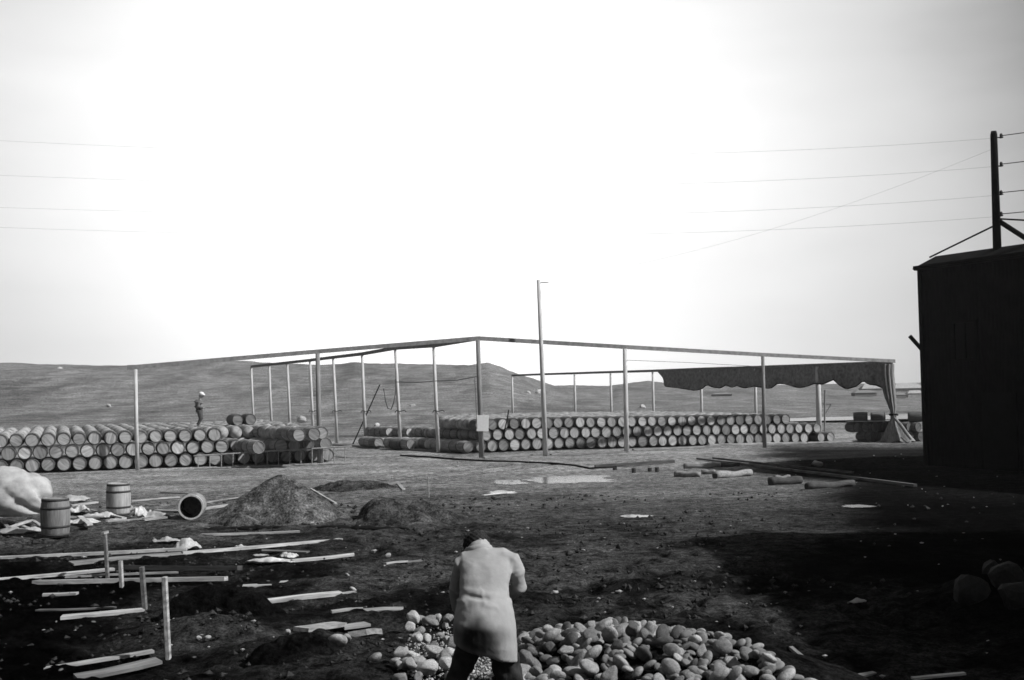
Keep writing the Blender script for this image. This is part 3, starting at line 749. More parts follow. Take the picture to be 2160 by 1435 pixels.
for (xx, yy, lb) in ys:
    cf = np.polyfit(xx, yy, 3); P_ = []
    a = Vector((pt(2094, 300, MD).x, MD)); b_ = Vector((-.62 * 64, 64.0))
    for s in np.linspace(0, 1, 40):
        X_, D_ = a.x + (b_.x - a.x) * s, a.y + (b_.y - a.y) * s; px = CX + F * X_ / D_
        # straightforward sagging span, height read off the fitted curve
        P_.append(pt(px, np.polyval(cf, px) if px > -150 else np.polyval(cf, -150) + (px + 150) * -.03, D_))
    wire(P_, .0032, lb, group=GW)
P_ = []
for s in np.linspace(0, 1, 24):
    a = pt(2092, 315, MD); v = a.lerp(TP + Vector((.45, 0, .0)), s); v.z -= .9 * 4 * s * (1 - s) * .6; P_.append(v)
wire(P_, .0028, 'service wire slanting down from the mast to the tall lone pole', group=GW)
for k, c in enumerate(ins):
    wire([c + Vector((.06, 0, .02)), c + Vector((1.6, -1.5, .0 + (-.03))), c + Vector((5, -5, .1))], .014, f'short wire running right from the {["top", "second", "third", "lowest"][k]} insulator', group='wires running right from the mast')
# ------------------------------------------------------------------ distant things
def hut(px, py, D, w, h, label, m='canvas'):
    p = pt(px, py, D); z = gz(p.x, p.y)
    q = MB(); q.box((0, 0, h * .3), (w, w * .6, h * .6)); root = q.build('tent' if m == 'canvas' else 'hut', M[m]); root.location = (p.x, p.y, z)
    r = MB(); r.add([(-w / 2 - .1, -w * .33, h * .6), (w / 2 + .1, -w * .33, h * .6), (w / 2 + .1, w * .33, h * .6), (-w / 2 - .1, w * .33, h * .6), (-w / 2 * .6, 0, h), (w / 2 * .6, 0, h)], [(0, 1, 5, 4), (1, 2, 5), (2, 3, 4, 5), (3, 0, 4), (3, 2, 1, 0)])
    r.build('roof', M[m], root); tag(root, label, 'hut')
hut(1838, 822, 210, 3.6, 1.9, 'far pale hut left of the gathered net'); hut(1822, 826, 200, 3.4, 1.0, 'far low dark shed before the pale hut', 'postdark')
hut(1912, 822, 220, 5.5, 2.2, 'far pale hut between the net and the building'); hut(1929, 826, 205, 2.6, 1.2, 'far small pale hut nearest the building'); hut(1898, 831, 195, 1.6, .9, 'far small dark shed right of the net', 'postdark')
hut(1522, 831, 190, 2.8, .5, 'low dark wreck on the far plain under the awning', 'postdark')
def rockmesh(seed, rough=.25, flat=.6, sub=3):
    bm = bmesh.new(); bmesh.ops.create_icosphere(bm, subdivisions=sub, radius=1); rr = random.Random(seed)
    ax = (1, rr.uniform(.62, .85), rr.uniform(flat * .75, flat * 1.15)); planes = [(Vector((rr.gauss(0, 1), rr.gauss(0, 1), rr.gauss(0, 1))).normalized(), rr.uniform(.6, .85)) for _ in range(9)]
    for v in bm.verts:
        p_ = v.co.copy()
        if rough > .15:
            for n_, dd in planes:
                s = p_.dot(n_)
                if s > dd: p_ -= n_ * (s - dd)
        k = 1 + rough * .8 * float(fbm(p_.x * 1.3 + seed * 7.3, p_.y * 1.3 + p_.z * 1.1, 3, seed))
        v.co = Vector((p_.x * ax[0], p_.y * ax[1], p_.z * ax[2])) * k
    me = bpy.data.meshes.new('rock'); bm.to_mesh(me); bm.free(); me.polygons.foreach_set('use_smooth', [True] * len(me.polygons)); return me
COB = [rockmesh(s, .14, .42) for s in range(10)]
RUB = [rockmesh(40 + s, .5, .7) for s in range(10)]
BIG = [rockmesh(80 + s_, .95, .8, 2) for s_ in range(4)]
for m_ in BIG: m_.materials.append(M['rubble']); m_.polygons.foreach_set('use_smooth', [False] * len(m_.polygons))
for m_ in COB: m_.materials.append(M['stone'])
for m_ in RUB: m_.materials.append(M['rubble'])
def stone(me, loc, r, label, group, name='cobblestone', cat='stone', tone=1, rot=None, nomat=None):
    o = bpy.data.objects.new(name, me); C.objects.link(o); o.location = loc; o.scale = (r, r, r)
    o.rotation_euler = rot or (random.uniform(-.6, .6), random.uniform(-.6, .6), random.uniform(0, 6.28)); o.color = (tone, tone, tone, 1)
    tag(o, label, cat, group); return o
# pale boulders on the hill
for k, (px, D, r, t, lb) in enumerate([(228, 160, .4, 1.3, 'pale boulder on the hill left of the standing man'), (125, 230, .6, 1.4, 'pale boulder high on the hill at the far left'), (867, 150, .45, 1.5, 'pale boulder on the hill between the middle posts'), (792, 105, .35, 1.5, 'small pale boulder at the hill foot by the leaning stick'), (1130, 190, .8, 1.5, 'pale rock outcrop left of the tall pole'), (1112, 186, .6, 1.4, 'pale rock outcrop below the hill end'), (1352, 150, .5, 1.4, 'pale boulder on the plain behind the right stack'), (500, 130, .4, 1.4, 'pale boulder above the upright barrel')]):
    X_ = (px - CX) / F * D; stone(RUB[k % 10], (X_, D, gz(X_, D) + r * .2), r, lb, 'boulders on the hill', 'boulder', 'boulder', t)
# ------------------------------------------------------------------ heaps
def heap(px0, px1, pyb, pyt, pxt, label, soil, seed, rough=.12, depth=1.0, conc=1.0):
    a, b_ = at(px0, pyb), at(px1, pyb); c = (a + b_) / 2; rx = (b_ - a).length / 2; top = pt(pxt, pyt, c.y); h = top.z - c.z; ox = top.x - c.x
    n, nr = 150, 60; vs = [(ox, 0, h)]; fs = []; sl = [soil]
    for j in range(1, nr + 1):
        f = j / nr
        for k in range(n):
            an = 2 * math.pi * k / n; ca, sa = math.cos(an), math.sin(an)
            rad = rx * f * (1 + .14 * math.sin(2 * an + seed) + .12 * math.sin(3 * an + seed * 2) + .3 * float(fbm(ca * 1.5 + seed, sa * 1.5, 3, seed)))
            x = ca * rad + ox * (1 - f); y = sa * rad * depth
            ff = math.sqrt(f * f + .012) - .1095 * (1 - f); z = h * max(0, 1 - ff) ** conc
            z += (float(fbm(x * 2.2 + seed, y * 2.2, 4, seed)) * rough + float(fbm(x * 7 + seed, y * 7, 3, seed)) * .05) * (.25 + f) * 2 * (1 - f ** 6)
            vs.append((x, y, z - .07 * f ** 4 if j < nr else -.12)); sl.append(soil * (1 - .5 * max(0, float(fbm(x * 1.6 + 9, z * 3 + seed, 3, seed)) * 3)))
    for k in range(n): fs.append((0, 1 + k, 1 + (k + 1) % n))
    for j in range(nr - 1):
        for k in range(n):
            k2 = (k + 1) % n; p_ = 1 + j * n; fs.append((p_ + k, p_ + n + k, p_ + n + k2, p_ + k2))
    me = bpy.data.meshes.new('earth_heap'); me.from_pydata(vs, [], fs); me.update(); me.polygons.foreach_set('use_smooth', [True] * len(fs))
    at_ = me.attributes.new('soil', 'FLOAT', 'POINT'); at_.data.foreach_set('value', sl)
    if me.polygons[0].normal.z < 0: me.flip_normals()
    o = link('earth_heap', me, M['ground']); o.location = c; tag(o, label, 'heap'); return o
heap(455, 735, 1094, 1001, 593, 'tall cone-shaped heap of dark gravel', .11, 2, .06, .9, 1.12)
heap(725, 985, 1095, 1046, 800, 'low ragged heap of dug earth right of the gravel cone', .055, 4, .26, .8, 1.0)
heap(660, 840, 1032, 1012, 730, 'low flat dark heap behind the ragged earth', .05, 6, .12, .5, .8)
heap(445, 560, 1106, 1082, 500, 'small earth spill at the left foot of the gravel cone', .08, 9, .1, .8, 1)
heap(345, 590, 1300, 1240, 430, 'black heap of dug peat behind the tall stake', .008, 8, .30, .45, .8)
heap(480, 860, 1385, 1335, 640, 'rough black heap of peat in the left foreground', .010, 11, .34, .5, .8)
def ridge(x0, y0, x1, y1, label, seed):  # low black tube drawn in for the shadow line along a trench edge
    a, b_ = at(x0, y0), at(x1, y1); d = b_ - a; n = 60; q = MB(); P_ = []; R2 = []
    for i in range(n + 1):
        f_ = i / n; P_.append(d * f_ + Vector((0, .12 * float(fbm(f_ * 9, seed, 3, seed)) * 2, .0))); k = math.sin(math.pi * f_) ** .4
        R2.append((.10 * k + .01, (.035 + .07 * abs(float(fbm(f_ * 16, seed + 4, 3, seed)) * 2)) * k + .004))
    q.tube(P_, R2, 8); o = q.build('ditch_shade', M['black'], smooth=True); o.location = a; tag(o, label, 'ridge')
ridge(420, 1118, 640, 1113, 'thin black strip standing in for ditch shade before the gravel cone, left piece', 3)
ridge(625, 1114, 865, 1116, 'thin black strip standing in for ditch shade before the ragged heap, right piece', 8)
# ------------------------------------------------------------------ boards on the ground
NBD = [0]
def board(x0, y0, x1, y1, w=.12, t=.03, tone=1, label='', lift=.0, name='board', group='boards and laths lying on the ground', m='board', edge=0):
    a, b_ = at(x0, y0), at(x1, y1)
    a.z = gz(a.x, a.y) + lift + t / 2; b_.z = gz(b_.x, b_.y) + lift + t / 2
    c = (a + b_) / 2; d = b_ - a; Lh = d.length
    # rest on the higher ground between the ends
    hi = max(gz(*(a + d * s)[:2]) - (a + d * s).z for s in np.linspace(0, 1, 9)); c.z += max(0, hi + t) * .6
    n = max(2, int(Lh / .25)); vs = []; fs = []; rr = random.Random(x0 * 3 + y0)
    bow = rr.uniform(-.01, .012)
    for i in range(n + 1):
        s = i / n; x = (s - .5) * Lh; ww = w / 2 * (1 + .10 * rr.uniform(-1, 1)); zz = bow * math.sin(math.pi * s)
        sk = rr.uniform(-.03, .03) if i in (0, n) else 0
        vs += [(x - sk, -ww, zz - t / 2), (x + sk, ww, zz - t / 2), (x + sk, ww, zz + t / 2), (x - sk, -ww, zz + t / 2)]
    for i in range(n):
        for k in range(4): fs.append((i * 4 + k, i * 4 + (k + 1) % 4, i * 4 + 4 + (k + 1) % 4, i * 4 + 4 + k))
    fs += [(3, 2, 1, 0), (n * 4, n * 4 + 1, n * 4 + 2, n * 4 + 3)]
    o = MB().add(vs, fs).build(name, M[m]); o.location = c
    o.rotation_euler = (d.normalized().to_track_quat('X', 'Z').to_matrix() @ Matrix.Rotation(edge + rr.uniform(-.14, .14), 3, 'X')).to_euler(); o.color = (tone,) * 3 + (1,)
    tag(o, label, 'board', group); return o
B_ = [
 (-40, 1184, 395, 1163, .17, .05, .95, 'wide long plank entering from the left edge, topmost of the black area'),
 (150, 1192, 388, 1172, .22, .03, .5, 'dull wide plank lying just below the wide long plank'),
 (385, 1172, 719, 1143, .10, .05, 1.1, 'long straight white lath ending right of the cloth scraps'),
 (-40, 1231, 240, 1205, .11, .04, .95, 'pale batten from the left edge to the shortest stake'),
 (232, 1204, 506, 1206, .10, .07, .16, 'dark squared timber with a pale cut end'),
 (73, 1236, 477, 1228, .08, .06, .95, 'straight pale batten passing behind the tall stake'),
 (140, 1221, 374, 1211, .07, .03, .7, 'thin lath lying above the straight pale batten'),
 (90, 1259, 163, 1256, .13, .03, .8, 'short ragged board alone on the black ground'),
 (80, 1290, 242, 1284, .06, .02, .38, 'faint thin lath left of the leaning stake'),
 (130, 1308, 302, 1293, .11, .04, 1.0, 'pale board ending at the foot of the leaning stake'),
 (95, 1417, 323, 1379, .11, .03, .75, 'pale board left of the foot of the tall stake'),
 (160, 1436, 335, 1399, .2, .03, .38, 'dull wide board at the very bottom left'),
 (423, 1132, 631, 1125, .08, .04, 1.0, 'short white lath in front of the gravel cone'),
 (595, 1189, 747, 1174, .09, .04, 1.1, 'white lath with a white cloth on its left end'),
 (512, 1241, 572, 1238, .22, .03, 1.0, 'bright splintered board, wide left half'),
 (560, 1236, 612, 1231, .12, .03, .75, 'splintered board, narrow right half'),
 (563, 1275, 718, 1258, .10, .05, 1.1, 'white batten behind the black earth, long piece'),
 (716, 1258, 750, 1254, .09, .03, .7, 'short grey end piece continuing the white batten'),
 (699, 1295, 766, 1289, .09, .03, .9, 'pale short lath left of the flat white board'),
 (770, 1294, 848, 1290, .16, .03, .75, 'flat pale board left of the man'),
 (635, 1335, 718, 1322, .18, .04, .7, 'wide pale board on the edge of the black earth'),
 (724, 1328, 775, 1321, .12, .03, .6, 'short board continuing right of the wide pale board'),
 (754, 1347, 787, 1345, .2, .06, .6, 'stubby block of wood left of the rubble'),
 (810, 1193, 857, 1188, .07, .03, .8, 'thin pale lath alone left of the man at head height'),
 (858, 1188, 892, 1184, .10, .02, .35, 'dull lath end right of the thin pale lath'),
 (552, 1164, 650, 1167, .1, .02, .35, 'dull lath lying behind the white cloth'),
 (275, 1060, 378, 1051, .10, .04, .8, 'pale board between the upright barrel and the open drum'),
 (428, 1064, 508, 1051, .10, .03, .6, 'pale board disappearing behind the gravel cone, upper'),
 (424, 1077, 496, 1066, .16, .03, .8, 'pale board disappearing behind the gravel cone, lower'),
 (330, 1079, 382, 1080, .16, .03, .9, 'pale board left of the open drum mouth'),
 (340, 1040, 420, 1044, .1, .02, .25, 'dark plank beyond the open drum'),
 (656, 1033, 708, 1064, .06, .03, 1.0, 'thin white stick leaning off the right side of the gravel cone'),
 (750, 1029, 806, 1025, .12, .03, .65, 'pale board behind the ragged earth heap'),
 (814, 1025, 846, 1018, .3, .03, .5, 'wide tilted board on the ragged earth heap'),
 (838, 1019, 852, 1035, .1, .03, .75, 'short white board sloping beside the tilted one'),
 (1018, 1047, 1085, 1040, .06, .03, 1.2, 'thin white stick lying in the small puddle'),
 (1775, 1433, 1845, 1424, .08, .02, .6, 'pale plank end at the bottom edge right of the cobbles'),
 (1925, 1436, 2035, 1425, .12, .02, 1.0, 'pale plank at the bottom right corner'),
 (1162, 962, 1330, 955, .2, .06, .5, 'pale sill plank before the right stack, left length'),
 (1335, 951, 1500, 944, .2, .06, .55, 'pale sill plank before the right stack, second length'),
 (1495, 942, 1700, 937, .2, .08, .75, 'bright sill plank before the right stack, third length'),
 (1702, 937, 1868, 931, .2, .08, .6, 'bright sill plank before the right stack, last length'),
 (1020, 968, 1120, 962, .2, .05, .6, 'pale plank by the foot of the corner post'),
 (700, 940, 800, 946, .16, .06, .6, 'pale sill plank of the receding posts'),
 (860, 950, 960, 955, .16, .06, .6, 'pale sill plank before the low middle pile'),
 (1255, 989, 1420, 978, .12, .10, .15, 'dark pole lying left of the logs'),
 (1471, 971, 1931, 1029, .09, .07, .35, 'long pole running from the logs toward the building, near one'),
 (1505, 970, 1800, 1001, .08, .07, .25, 'long pole running from the logs toward the building, far one'),
 (1668, 1372, 1712, 1410, .05, .03, .5, 'thin bent stick right of the cobble pile'),
]
for b_ in B_:
    board(*b_[:4], w=b_[4], t=b_[5], tone=b_[6], label=b_[7])
# stakes
def stake(x0, y0, x1, y1, w, tone, label, m='board'):
    f = at(x0, y0); t = pt(x1, y1, f.y); d = t - f; q = MB(); q.box((0, 0, d.length / 2 - .1), (w, w * .6, d.length + .2))
    o = q.build('stake', M[m]); o.location = f; o.rotation_euler = d.to_track_quat('Z', 'Y').to_euler(); o.color = (tone,) * 3 + (1,); blade(o, .005); tag(o, label, 'stake', 'wooden stakes driven into the ground'); return o
stake(355, 1385, 347, 1217, .075, .85, 'tallest pale stake in the left foreground')
s_ = stake(306, 1288, 299, 1196, .085, .35, 'dull leaning stake left of the tallest stake')
stake(257, 1243, 254, 1183, .08, .8, 'short pale stake between two duller ones')
s_ = stake(227, 1219, 221, 1121, .075, .4, 'dull stake with a crosspiece nailed on top')
f = at(227, 1219); t = pt(221, 1121, f.y) - f; k_ = MB().box((0, 0, 0), (.23, .05, .035)).build('crosspiece', M['board'], s_); k_.location = (0, 0, t.length - .02); k_.color = (.6,) * 3 + (1,)
stake(904, 1049, 902, 1005, .075, .8, 'small lone stake in the middle of the yard')
stake(966, 982, 966, 972, .07, .7, 'tiny peg near the corner post')
for (x, y, h, lb) in [(1337, 998, 10, 'dark stump left of the logs'), (1386, 996, 10, 'dark stump nearest the logs'), (1371, 995, 8, 'dull stump between the two dark stumps'), (1297, 992, 5, 'tiny dark stump by the dark pole')]:
    p = at(x, y); r = 4.5 * p.y / F
    q = MB().tube([(0, 0, -.05), (0, 0, h * p.y / F)], r, 10).build('stump', M['logend']); q.location = p; tag(q, lb, 'stump', 'stumps left of the logs')
# cable on the ground
pp = [at(x, y) + Vector((0, 0, .02)) for x, y in [(845, 962), (900, 965), (960, 970), (1030, 974), (1100, 976), (1167, 979), (1215, 984), (1245, 990), (1300, 987)]]
wire(pp, .045, 'dark hose winding over the pale ground before the puddles', 'hose', 'hose', m='black')
# logs
def log(x0, y0, x1, y1, r, tone, label):
    r *= .75; tone *= .62
    a, b_ = at(x0, y0), at(x1, y1); a.z += r * .8; b_.z += r * .8; d = b_ - a; n = 10; pts = []; rad = []
    for i in range(n + 1):
        s = i / n; pts.append(d * s + Vector((0, 0, .02 * math.sin(s * 9)))); rad.append(r * (1 + .08 * math.sin(s * 7 + x0) - .1 * s))
    o = MB().tube(pts, rad, 14).build('log', M['log'], smooth=True); o.location = a; o.color = (tone,) * 3 + (1,)
    u = d.normalized(); e = MB().tube([-u * .006, u * .002], [r * .93, r * .98], 14).build('cut_end', M['logend'], o)
    tag(o, label, 'log', 'logs lying in the yard')
log(1443, 989, 1520, 987, .135, 1.5, 'pale log lying at the back of the log group'); log(1424, 1006, 1476, 1007, .12, 1.6, 'pale log at the left front of the log group'); log(1481, 1001, 1508, 1001, .11, 1.3, 'short log between the two front logs')
log(1508, 1010, 1583, 1004, .15, 1.6, 'thick pale log at the right front of the log group'); log(1624, 1024, 1690, 1021, .16, .35, 'dark log right of the log group'); log(1634, 1012, 1665, 1010, .08, 1.0, 'grey piece resting behind the dark log')
log(1702, 1033, 1800, 1026, .13, .4, 'dark long log nearest the black building'); log(1520, 985, 1560, 984, .1, .5, 'dull thin log behind the group')
p = at(1723, 984); stone(RUB[2], p + Vector((0, 0, .1)), .22, 'pale angular block lying alone in the dark yard', None, 'rock', 'rock', 1.5, (0.1, 0.2, 0.4))
# ------------------------------------------------------------------ left clutter: barrels, canvas, scraps
GF = 'old barrels in the left foreground'
def big_barrel(px, pyb, tone, label, upright=True, az=0, bt=1.5, s=1.0):
    f = at(px, pyb)
    if upright: o = barrel((f.x, f.y, gz(f.x, f.y) + BL / 2 * s - .01), az, label, GF, tone, upright=True, hoops=4, bt=bt)
    else: o = barrel((f.x, f.y + BL / 2, gz(f.x, f.y) + BR * s), az, label, GF, tone, hoops=4, bt=bt)
    o.scale = (s, s, s); return o
big_barrel(250, 1087, .8, 'upright barrel with a dark left side and sunlit right', bt=2.6, s=1.03)
big_barrel(117, 1131, .8, 'nearest upright barrel with black hoops beside the white canvas', bt=1.5, s=1.05)
# open drum
f = at(403, 1097); q = MB(); r_ = .27
q.lathe_y([(0, r_ - .03), (0, r_), (.02, r_ + .004), (.4, r_ + .02), (.8, r_), (.8, .001)], 28); q.lathe_y([(0, r_ - .03), (.4, r_ - .01), (.78, r_ - .03), (.78, .001)], 28)
o = q.build('open_drum', M['stave'], smooth=True); o.location = (f.x, f.y, gz(f.x, f.y) + r_ + .01); o.rotation_euler = (0, 0, R(8)); o.color = (1.8,) * 3 + (1,); tag(o, 'open empty barrel lying with its black mouth to the camera', 'barrel')
MB().lathe_y([(.03, r_ - .029), (.79, r_ - .029)], 28).build('inside', M['black'], o)
MB().lathe_y([(-.006, r_ - .03), (-.006, r_ + .008), (.05, r_ + .01), (.05, r_)], 28).build('hoop', M['post'], o)
# white canvas bundle
f = at(10, 1112); c = Vector((f.x, f.y + .3, gz(f.x, f.y) + .66))
n, m = 80, 46; bb = MB(); vs = []
base = MB().ball((0, 0, 0), (.80, .72, .58), n, m)
for v in base.v:
    v = Vector(v); an = math.atan2(v.z, v.x + .25); rad = v.length
    an = math.atan2(v.z + .5, .95 - v.x); fold = .15 * abs(math.sin(an * 5.5 + v.y * 1.5 + .4)) ** .7 - .07 + .025 * math.sin(an * 17 + 1 + v.x * 2) + .10 * float(fbm(v.x * 2.2 + 3, v.z * 2.2 + v.y, 4, 77))
    k = 1 + fold * (0.5 + abs(v.x) * 1.2); v2 = v * (k + .09 * (1 - abs(float(fbm(v.x * .9 + v.z * 1.0 + 7, v.z * 3.2 - v.x * 2.4 + v.y, 3, 31))) * 7) * (1 if v.y < .5 else 0) * .6)
    if v2.z < -.38: v2.z = -.38 + (v2.z + .38) * .4
    vs.append(v2)
base.v = vs; o = base.build('canvas_bundle', M['canvas'], smooth=True); o.location = c; tag(o, 'big bulging white canvas bundle at the left edge', 'bundle')
GC = 'white scraps round the canvas bundle'
def crumple(px, py, w, h, tone, label, seed, rise=.18, name='cloth_scrap'):
    f = at(px, py); n, m = 26, 14; vs = []; fs = []
    for i in range(n + 1):
        for j in range(m + 1):
            u, v = i / n - .5, j / m - .5; v = v * (1 - .75 * abs(2 * u) ** 2.5)
            x = u * w * (1 + .3 * float(fbm(j * .4, seed, 3, seed))); y = v * h * (1 + .5 * float(fbm(i * .25, seed + 3, 3, seed)))
            z = rise * .8 * max(0, (.5 - abs(u) * .8) + 1.1 * float(fbm(u * 3.2 + seed + v, v * 3, 5, seed))) * (1 - (2 * v) ** 2 * .8)
            vs.append((x, y, z + .015))
    for i in range(n):
        for j in range(m): a = i * (m + 1) + j; fs.append((a, a + 1, a + m + 2, a + m + 1))
    o = MB().add(vs, fs).build(name, M['cloth'], smooth=True); o.location = (f.x, f.y, gz(f.x, f.y) + .02); o.rotation_euler = (0, 0, random.uniform(-.15, .25)); o.color = (tone,) * 3 + (1,)
    md = o.modifiers.new('th', 'SOLIDIFY'); md.thickness = .012; tag(o, label, 'scrap', GC)
for k, (x, y, w_, h_, t_, ri, lb) in enumerate([
    (150, 1060, .9, .7, .9, .32, 'long ruffled white cloth behind the near barrel'), (165, 1085, .5, .5, 1.1, .4, 'white crumpled cloth right of the near barrel'), (172, 1108, .8, .45, 1.2, .25, 'bright cloth strip at the foot of the near barrel'),
    (205, 1095, .8, .5, 1.0, .3, 'cloth strip below the upright barrel, left'), (298, 1095, .45, .5, 1.1, .55, 'peaked white scrap right of the sunlit barrel'), (325, 1095, .7, .4, .8, .25, 'flat grey scrap between peak and drum'), (245, 1103, .5, .4, .8, .15, 'small scrap below the sunlit barrel'),
    (25, 1128, .7, .5, .7, .2, 'grey scraps under the canvas bundle'), (75, 1125, .5, .4, .9, .22, 'pale scrap between the bundle and near barrel'),
    (352, 1147, .5, .35, .9, .2, 'white scrap above the wide long plank'), (395, 1160, .5, .4, 1.0, .32, 'peaked white cloth at the end of the wide plank'), (570, 1189, .8, .35, 1.3, .14, 'bright white cloth on the lath'), (610, 1180, .3, .3, 1.1, .2, 'little white cloth peak on the lath'),
    (508, 1158, .2, .2, .9, .1, 'tiny pale scrap behind the long lath'), (275, 1078, .4, .4, .8, .2, 'scrap behind the sunlit barrel foot'), (550, 1176, .25, .2, .8, .06, 'thin flake left of the bright cloth'), (1808, 1278, .22, .12, .9, .08, 'torn paper lying in the black shade at right')]):
    crumple(x, y, w_, h_, t_, lb, k + 3, ri)
for k, (x0, y0, x1, y1, w_, t_, lb) in enumerate([(10, 1103, 60, 1122, .09, .8, 'split stick sloping under the bundle, left'), (62, 1104, 92, 1124, .07, .9, 'split stick sloping under the bundle, right'), (20, 1126, 66, 1110, .09, 1.0, 'pale stick crossing under the bundle'), (0, 1098, 22, 1126, .08, .6, 'grey stick at the left edge'),
                            (150, 1101, 222, 1099, .16, 1.1, 'wide white offcut right of the near barrel'), (168, 1102, 190, 1120, .12, 1.1, 'short white offcut pointing at the viewer'), (195, 1083, 262, 1100, .12, 1.0, 'curved offcut running to the sunlit barrel'), (228, 1110, 296, 1104, .05, .6, 'thin lath before the scraps'),
                            (150, 1078, 205, 1070, .08, .9, 'pale lath in the scraps behind the near barrel'), (300, 1104, 350, 1098, .12, .7, 'flat offcut left of the drum')]):
    board(x0, y0, x1, y1, w=w_, t=.035, tone=t_, label=lb, name='offcut', group='wooden offcuts in the left clutter', lift=.05 + .03 * (k % 3))
# ------------------------------------------------------------------ cobble pile and rubble
PILE = [(1.25, 12.1, 1.25, 1.5, .42), (2.3, 11.6, .9, 1.1, .30), (.35, 12.2, .6, 1.0, .2)]
def pile_z(x, y):
    return sum(h * math.exp(-((x - a) / rx) ** 2 - ((y - b_) / ry) ** 2) for a, b_, rx, ry, h in PILE)
TOPX = [1075, 1100, 1170, 1240, 1300, 1370, 1450, 1540, 1620, 1650, 1700, 1740]
TOPY = [1350, 1330, 1312, 1300, 1292, 1306, 1326, 1336, 1362, 1400, 1425, 1445]
placed = []; cand = 0
names_c = {}
def try_place(n, rmin, rmax, layer, dmin):
    global cand
    k = 0
    for _ in range(9000):
        if k >= n: break
        x, y = random.uniform(-.15, 3.3), random.uniform(9.9, 14.4)
        r = random.uniform(rmin, rmax); z = gz(x, y) + pile_z(x, y) * (.75) + r * .28 + layer * .065
        px, py = proj(Vector((x, y, z + r * .3)))
        if py > 1452 or px < 1070: continue
        if px < 1105 and py > 1360 and py < 1400: continue
        if py < np.interp(px, TOPX, TOPY) + (3 if layer == 0 else 10): continue
        if px > 1190 and px < 1400 and py > 1375 and random.random() < .62: continue
        if any((x - a) ** 2 + (y - b_) ** 2 < (dmin * (r + c_)) ** 2 for a, b_, c_, l_ in placed if l_ == layer): continue
        placed.append((x, y, r, layer)); k += 1
        names_c.setdefault('s', []).append((x, y, z, r, px, py, layer))
try_place(190, .062, .108, 0, .66); try_place(62, .062, .112, 1, .72)
L_ = sorted(names_c['s'], key=lambda q: q[5])
bands = [(0, 1320, 'along the back crest of the cobble pile'), (1320, 1345, 'on the upper slope of the cobble pile'), (1345, 1370, 'on the middle of the cobble pile'), (1370, 1400, 'on the lower slope of the cobble pile'), (1400, 1436, 'at the bottom edge of the picture'), (1436, 9999, 'at the near foot of the cobble pile')]
for lo, hi, nm in bands:
    row = sorted([q for q in L_ if lo <= q[5] < hi], key=lambda q: q[4])
    for i, (x, y, z, r, px, py, ly) in enumerate(row):
        t = random.choice([.35, .55, .75, .9, 1.0, 1.2, 1.5]); sz = 'small' if r < .1 else 'large' if r > .13 else 'medium'
        stone(random.choice(COB + COB + RUB[:5]), (x, y, z), r, f'{"pale" if t > 1.15 else "grey" if t > .7 else "dark"} {sz} cobble {nm}, {ordn(i) if i < 59 else "last"} from the man', 'rounded cobbles in the pile by the man', 'cobblestone', 'stone', t,
              (random.uniform(-.9, .9), random.uniform(-.9, .9), random.uniform(0, 6.28)))
q = MB(); n = 40; vs = []; fs = []
for i in range(n + 1):
    for j in range(n + 1):
        x = -.8 + 4.8 * i / n; y = 9.3 + 5.6 * j / n; pz = pile_z(x, y); vs.append((x, y, gz(x, y) - .10 + pz * .85 + .05 * float(fbm(x * 4, y * 4, 3, 5)) - .5 * max(0, 1 - pz / .16)))
for i in range(n):
    for j in range(n): a = i * (n + 1) + j; fs.append((a, a + n + 1, a + n + 2, a + 1))
pb_ = q.add(vs, fs).build('pile_bed', M['ground'], smooth=True); pa_ = pb_.data.attributes.new('soil', 'FLOAT', 'POINT'); pa_.data.foreach_set('value', [.012] * len(pb_.data.vertices))
tag(pb_, 'dark earth and small stones the cobbles are piled on', 'heap', kind='stuff')
q = MB(); rr = random.Random(31); nf = 0
for _ in range(6000):
    if nf >= 420: break
    x, y = rr.uniform(-.1, 3.2), rr.uniform(10.2, 14.2); r_ = rr.uniform(.045, .085); z = gz(x, y) + pile_z(x, y) * .75 + r_ * .1
    px, py = proj(Vector((x, y, z + r_ * .3)))
    if py > 1450 or px < 1075 or py < np.interp(px, TOPX, TOPY) + 4 or (1190 < px < 1400 and py > 1378 and rr.random() < .6): continue
    nf += 1; me_ = rr.choice(COB); m3 = Euler((rr.uniform(-.7, .7), rr.uniform(-.7, .7), rr.uniform(0, 6.28))).to_matrix() * r_
    if not hasattr(me_, '_x'): pass
    q.add([m3 @ v.co + Vector((x, y, z)) for v in me_.vertices], [tuple(p_.vertices) for p_ in me_.polygons])
me = bpy.data.meshes.new('small_cobbles'); me.from_pydata(q.v, [], q.f); me.update(); me.polygons.foreach_set('use_smooth', [True] * len(me.polygons))
tag(link('small_cobbles', me, mat('dirty_cobble', .15, rough=.95, var=.7, scale=4, coord='World', bump=.5, bscale=20)), 'mass of smaller dirty cobbles filling the pile between the larger ones', 'cobbles', kind='stuff')
RL = []
for _ in range(4000):
    if len(RL) >= 58: break
    px, py = random.uniform(825, 1065), random.uniform(1308, 1448)
    if px < np.interp(py, [1300, 1330, 1380, 1435], [868, 866, 855, 822]): continue
    if py < np.interp(px, [860, 930, 960, 1075], [1300, 1308, 1350, 1355]): continue
    r = random.uniform(.06, .115) * (1 if px > 860 else .8); p = at(px, py)
    p.z = gz(p.x, p.y) + .04 + random.uniform(0, .12)
    if any((p.x - a) ** 2 + (p.y - b_) ** 2 < (.5 * (r + c_)) ** 2 for a, b_, c_, *_ in RL): continue
    RL.append((p.x, p.y, r, p.z, px, py))
